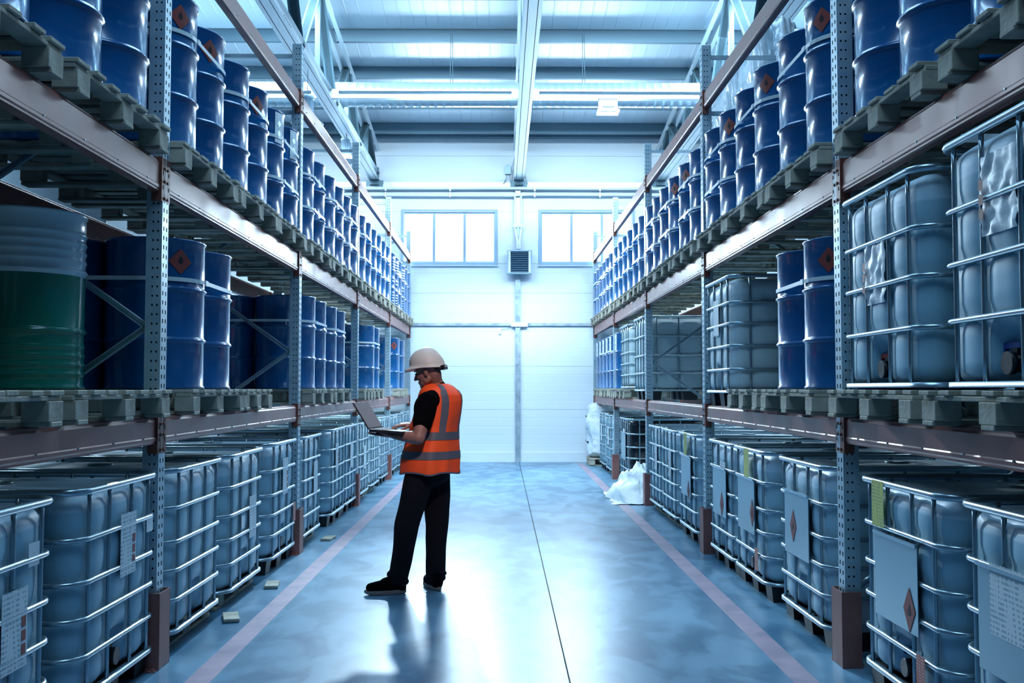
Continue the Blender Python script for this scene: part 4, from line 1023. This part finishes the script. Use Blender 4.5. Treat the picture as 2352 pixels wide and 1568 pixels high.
# shirt
b = MB()
ellip(b, V((-.462, 7.47, 1.33)), (.125, .175, .17), TB); ellip(b, V((-.49, 7.47, 1.16)), (.135, .185, .16), TB); ellip(b, V((-.52, 7.46, 1.02)), (.14, .185, .14), TB)
capsule(b, [shL - Lf * .04, shL, shL.lerp(elL, .45), shL.lerp(elL, .60)], [.075, .076, .074, .072]); capsule(b, [shR + Lf * .04, shR, shR.lerp(elR, .58)], [.072, .07, .066])
capsule(b, [neck + V((0, 0, .0)), neck - V((0, 0, .08))], [.066, .10])
ellip(b, shL.lerp(elL, .25) + Fw * .05 - Lf * .035, (.07, .06, .11), TB)
def fold(amp, f, ofs=0): return lambda c: amp * noise.noise(V((c.x * f, c.y * f, c.z * f * .55 + ofs)))
shirt = mlink('shirt', voxel(b, 'shirt', M['shirt'], .007, 5, fold(.006, 16)), label='black short-sleeved shirt')
# trousers
b = MB()
ellip(b, V((-.535, 7.46, .90)), (.155, .185, .15), TB)
capsule(b, [hipL, hipL.lerp(kneeL, .45), kneeL, kneeL.lerp(ankL, .45), ankL], [.110, .102, .090, .082, .070], 18)
capsule(b, [hipR, hipR.lerp(kneeR, .45), kneeR, kneeR.lerp(ankR, .45), ankR], [.108, .100, .084, .078, .070], 18)
ellip(b, kneeL + V((-.05, 0, -.02)), (.042, .07, .05)); ellip(b, ankL + V((-.045, 0, .02)), (.04, .05, .025)); ellip(b, ankR + V((.035, -.02, 0)), (.045, .05, .02))
ellip(b, ankL + V((-.0, 0, -.035)), (.078, .074, .035)); ellip(b, ankR + V((-.0, 0, -.035)), (.074, .078, .04))
trousers = mlink('trousers', voxel(b, 'trousers', M['trouser'], .008, 4, fold(.012, 9, 4)), label='loose black trousers')
# shoes
def shoe(heel, toe, nm):
    d = (toe - heel); L = d.length; d.normalize(); s_ = V((-d.y, d.x, 0)); out = []
    for k in range(28):
        a = 2 * PI * k / 28; u = math.cos(a); v = math.sin(a)
        w = .047 - .010 * math.exp(-((u + .05) / .35) ** 2) if u < .9 else .043
        out.append(heel + d * (L / 2 + u * L / 2) + s_ * (v * (w + .006 * (u > 0))))
    n_ = 28; b = MB()
    rise = lambda i: .012 * max(0, math.cos(2 * PI * i / 28)) ** 4
    vs = []
    for q, (z, f) in enumerate(((0.002, .93), (.010, 1.0), (.026, 1.0), (.032, .96))):
        for i, p in enumerate(out):
            c = heel + d * L / 2; pp_ = c + (p - c) * f; vs.append(V((pp_.x, pp_.y, z + rise(i) * (1 if q < 2 else .7) + .004 * (1 if math.cos(2 * PI * i / 28) < -.5 and q > 1 else 0))))
    fs = [(q * n_ + i, q * n_ + (i + 1) % n_, (q + 1) * n_ + (i + 1) % n_, (q + 1) * n_ + i) for q in range(3) for i in range(n_)]
    fs += [tuple(reversed(range(n_))), tuple(3 * n_ + i for i in range(n_))]
    b.add(vs, fs, 0, False)
    b2 = MB(); z = lambda h: V((0, 0, h))
    capsule(b2, [heel + d * .045 + z(.062), heel + d * .12 + z(.066), heel + d * .19 + z(.060), heel + d * (L - .048) + z(.052)], [.045, .044, .042, .036], 16)
    capsule(b2, [heel + d * .05 + z(.10), heel + d * .09 + z(.095), heel + d * .155 + z(.084)], [.044, .042, .036], 16)
    capsule(b2, [heel + d * .036 + z(.045), heel + d * (L - .05) + z(.040)], [.036, .036], 16)
    sh = mlink('shoe', voxel(b2, 'shoe_upper', M['shirt'], .005, 3), label='black sports shoe'); so = link('sole', b.mesh('sole', M['sole']), sh, label='paler grey-brown sole')
    b3 = MB()
    for k in range(4): c = heel + d * (.125 + .02 * k) + z(.117 - .010 * k); capsule(b3, [c - s_ * .022, c + z(.004), c + s_ * .022], [.003, .003, .003], 6, 2)
    link('lace', b3.mesh('lace', M['shirt']), sh)
shoe(V((-.690, 7.345, 0)), V((-.985, 7.27, 0)), 'left'); shoe(V((-.455, 7.41, 0)), V((-.575, 7.675, 0)), 'right')
# vest: analytic shell so that the tape follows it exactly
ST = [(.862, .195, .222, -.528), (.95, .192, .220, -.526), (1.03, .180, .212, -.520), (1.12, .168, .200, -.508), (1.20, .160, .182, -.494), (1.30, .158, .168, -.474), (1.38, .150, .166, -.462), (1.43, .136, .166, -.458), (1.465, .115, .158, -.462), (1.495, .090, .125, -.468), (1.513, .068, .082, -.474)]
def vring(z):
    for i in range(len(ST) - 1):
        if ST[i][0] <= z <= ST[i + 1][0]:
            t = (z - ST[i][0]) / (ST[i + 1][0] - ST[i][0]); return [ST[i][k] + (ST[i + 1][k] - ST[i][k]) * t for k in (1, 2, 3)]
    return list(ST[0][1:]) if z < ST[0][0] else list(ST[-1][1:])
def vpt(z, a, off=0):
    A, B, cx = vring(z); e = 2 / 2.5
    ca, sa = math.cos(a), math.sin(a)
    f = A * math.copysign(abs(ca) ** e, ca); l_ = B * math.copysign(abs(sa) ** e, sa)
    w = max(0, (1.25 - z) / .4)
    k = 1 + .034 * w * math.sin(a * 9 + 3 * noise.noise(V((a, z * 3, 0)))) + .05 * noise.noise(V((math.cos(a) * 2, math.sin(a) * 2, z * 5)))
    c = V((cx, 7.462, z)); p = Fw * f * k + Lf * l_ * k
    n_ = p.normalized(); return c + p + n_ * off + V((0, 0, .008 * math.sin(a * 5) * w if z < .9 else 0))
NZ, NA = 60, 96; vs = []; fs = []
for j in range(NZ + 1):
    z = .862 + (1.513 - .862) * j / NZ
    for i in range(NA): vs.append(vpt(z, 2 * PI * i / NA))
for j in range(NZ):
    for i in range(NA): fs.append((j * NA + i, j * NA + (i + 1) % NA, (j + 1) * NA + (i + 1) % NA, (j + 1) * NA + i))
b = MB(); b.add(vs, fs, 0, True); vest = mlink('vest', b.mesh('vest', M['orange']), label='orange high-visibility vest')
def patch(nm, f, nu, nv, m_):
    vs = [f(i / nu, j / nv) for j in range(nv + 1) for i in range(nu + 1)]
    fs = [(j * (nu + 1) + i, j * (nu + 1) + i + 1, (j + 1) * (nu + 1) + i + 1, (j + 1) * (nu + 1) + i) for j in range(nv) for i in range(nu)]
    b = MB(); b.add(vs, fs, 0, True); o = link(nm, b.mesh(nm, m_), vest); return o
for z0, z1 in ((.965, 1.022), (1.105, 1.162)):
    patch('reflective_band', lambda u, v, z0=z0, z1=z1: vpt(z0 + (z1 - z0) * v, 2 * PI * u, .0028), 144, 5, M['reflect'])
patch('hem_edge', lambda u, v: vpt(.858 + .012 * v, 2 * PI * u, .003), 144, 2, M['reflect'])
# vertical tapes over each shoulder (back side)
for s_ in (-1, 1):
    for fb_ in (PI,):
        def f(u, v, s_=s_):
            z = 1.16 + (1.508 - 1.16) * v
            A, B, cx = vring(z); lat = (.078 + .05 * u) * (1 if z < 1.44 else max(.55, 1 - (z - 1.44) * 4.5))
            q = min(.96, lat / B); a = math.asin(q ** 1.25)
            return vpt(z, s_ * (PI - a), .0028)
        patch('reflective_strip', f, 4, 40, M['reflect'])
        def g(u, v, s_=s_):
            z = 1.16 + (1.508 - 1.16) * v
            A, B, cx = vring(z); lat = (.085 + .05 * u) * (1 if z < 1.44 else max(.55, 1 - (z - 1.44) * 4.5))
            q = min(.96, lat / B); a = math.asin(q ** 1.25)
            return vpt(z, s_ * a, .0028)
        patch('reflective_strip', g, 4, 40, M['reflect'])
# helmet
hm = lambda x, y, z: hp(x, y, z)
vs = []; NR, NP = 14, 48; fs = []
cz = .050
for j in range(NR + 4):
    for i in range(NP):
        ph = 2 * PI * i / NP; c_, s_ = math.cos(ph), math.sin(ph)
        rim = .035 * c_ - .012       # rim height: higher at the front, low at the back
        ax = .128 if c_ > 0 else .132
        if j <= NR:
            t = PI / 2 * j / NR
            rr = math.sin(t) ** .92; zz = math.cos(t)
            x, y = ax * rr * c_, .106 * rr * s_
            z = cz + rim + (.122 - rim) * zz if j else cz + .122
            ridge = .004 * math.exp(-(s_ * rr / .22) ** 2) * (1 if j < NR else 0)
            z += ridge
        else:
            k = j - NR; ext = (.046 * max(0, c_) ** 1.6 + .006) * k / 3
            x, y = (ax + ext) * c_, (.106 + ext * .8) * s_; z = cz + rim - .006 * k - .012 * max(0, c_) ** 2 * k / 3
        vs.append(hm(x - .008, y, z))
for j in range(NR + 3):
    for i in range(NP): fs.append((j * NP + i, (j + 1) * NP + i, (j + 1) * NP + (i + 1) % NP, j * NP + (i + 1) % NP))
b = MB(); b.add(vs, fs, 0, True); me = b.mesh('helmet', M['helmet'])
hel = mlink('hard_hat', me, label='white hard hat'); so = hel.modifiers.new('thick', 'SOLIDIFY'); so.thickness = .004
b = MB(); c = hm(-.128, .02, -.005); bs = HB
for (x, y, z, sx_, sy_, sz_) in ((-.125, 0, -.012, .016, .045, .016), (-.105, .055, -.008, .03, .01, .010), (-.105, -.055, -.008, .03, .01, .010)):
    q = [(x + i * sx_, y + j * sy_, z + k * sz_) for k in (-1, 1) for j in (-1, 1) for i in (-1, 1)]
    b.add([hm(*p) for p in q], [(0, 2, 3, 1), (4, 5, 7, 6), (0, 1, 5, 4), (2, 6, 7, 3), (0, 4, 6, 2), (1, 3, 7, 5)])
link('adjuster', b.mesh('adjuster', M['black']), hel, label='black plastic size adjuster')
b = MB(); pts = [hm(-.006 + .103 * math.cos(2 * PI * k / 32), .082 * math.sin(2 * PI * k / 32), .028 + .02 * math.cos(2 * PI * k / 32)) for k in range(32)]
b.tube(pts, .007, 6, True); link('headband', b.mesh('headband', M['conn']), hel, label='brown inner headband')

# ------------------------------------------------------------------ laptop, held
hn, hf_, fn = V((-.946, 7.19, 1.188)), V((-.882, 7.50, 1.188)), V((-.690, 7.125, 1.172))
e1 = (hf_ - hn).normalized(); e2 = (fn - hn); e2 = (e2 - e1 * e2.dot(e1)).normalized(); e3 = e2.cross(e1) * -1
if e3.z < 0: e3 = -e3
lap = thing('laptop', "open laptop with dark case and grey screen held on the man's left hand", 'laptop', hn)
def lbox(nm, u0, u1, v0, v1, w0, w1, m_, a1, a2, a3, par, org=V((0, 0, 0))):
    b = MB(); q = [org + a1 * u + a2 * v + a3 * w for w in (w0, w1) for v in (v0, v1) for u in (u0, u1)]
    b.add(q, [(0, 2, 3, 1), (4, 5, 7, 6), (0, 1, 5, 4), (2, 6, 7, 3), (0, 4, 6, 2), (1, 3, 7, 5)])
    me = b.mesh(nm, m_); bm = bmesh.new(); bm.from_mesh(me); bmesh.ops.recalc_face_normals(bm, faces=bm.faces)
    if w1 - w0 > .005: bmesh.ops.bevel(bm, geom=bm.edges[:], offset=.002, segments=1, affect='EDGES')
    bm.to_mesh(me); bm.free(); return link(nm, me, par)
LW, LD = .318, .25
base = lbox('base', 0, LW, 0, LD, -.020, 0, M['lapshell'], e1, e2, e3, lap)
km = None
for r in range(5):
    for c in range(12):
        u = .018 + c * .0237; v = .022 + r * .022
        o = lbox('key', u, u + .020, v, v + .018, .0002, .0022, M['keys'], e1, e2, e3, base)
lbox('touchpad', .11, .21, .16, .225, .0001, .0007, M['heater'], e1, e2, e3, base)
# screen leans back from the hinge
up = (V((-1.075, 7.215, 1.392)) - hn); up = (up - e1 * up.dot(e1)).normalized(); nrm = e1.cross(up)
if nrm.dot(e2) < 0: nrm = -nrm
lid = lbox('screen_lid', 0, LW, 0, .225, -.008, 0, M['lapshell'], e1, up, nrm, lap)
lbox('display', .008, LW - .008, .012, .217, .0003, .0012, M['screen'], e1, up, nrm, lid)
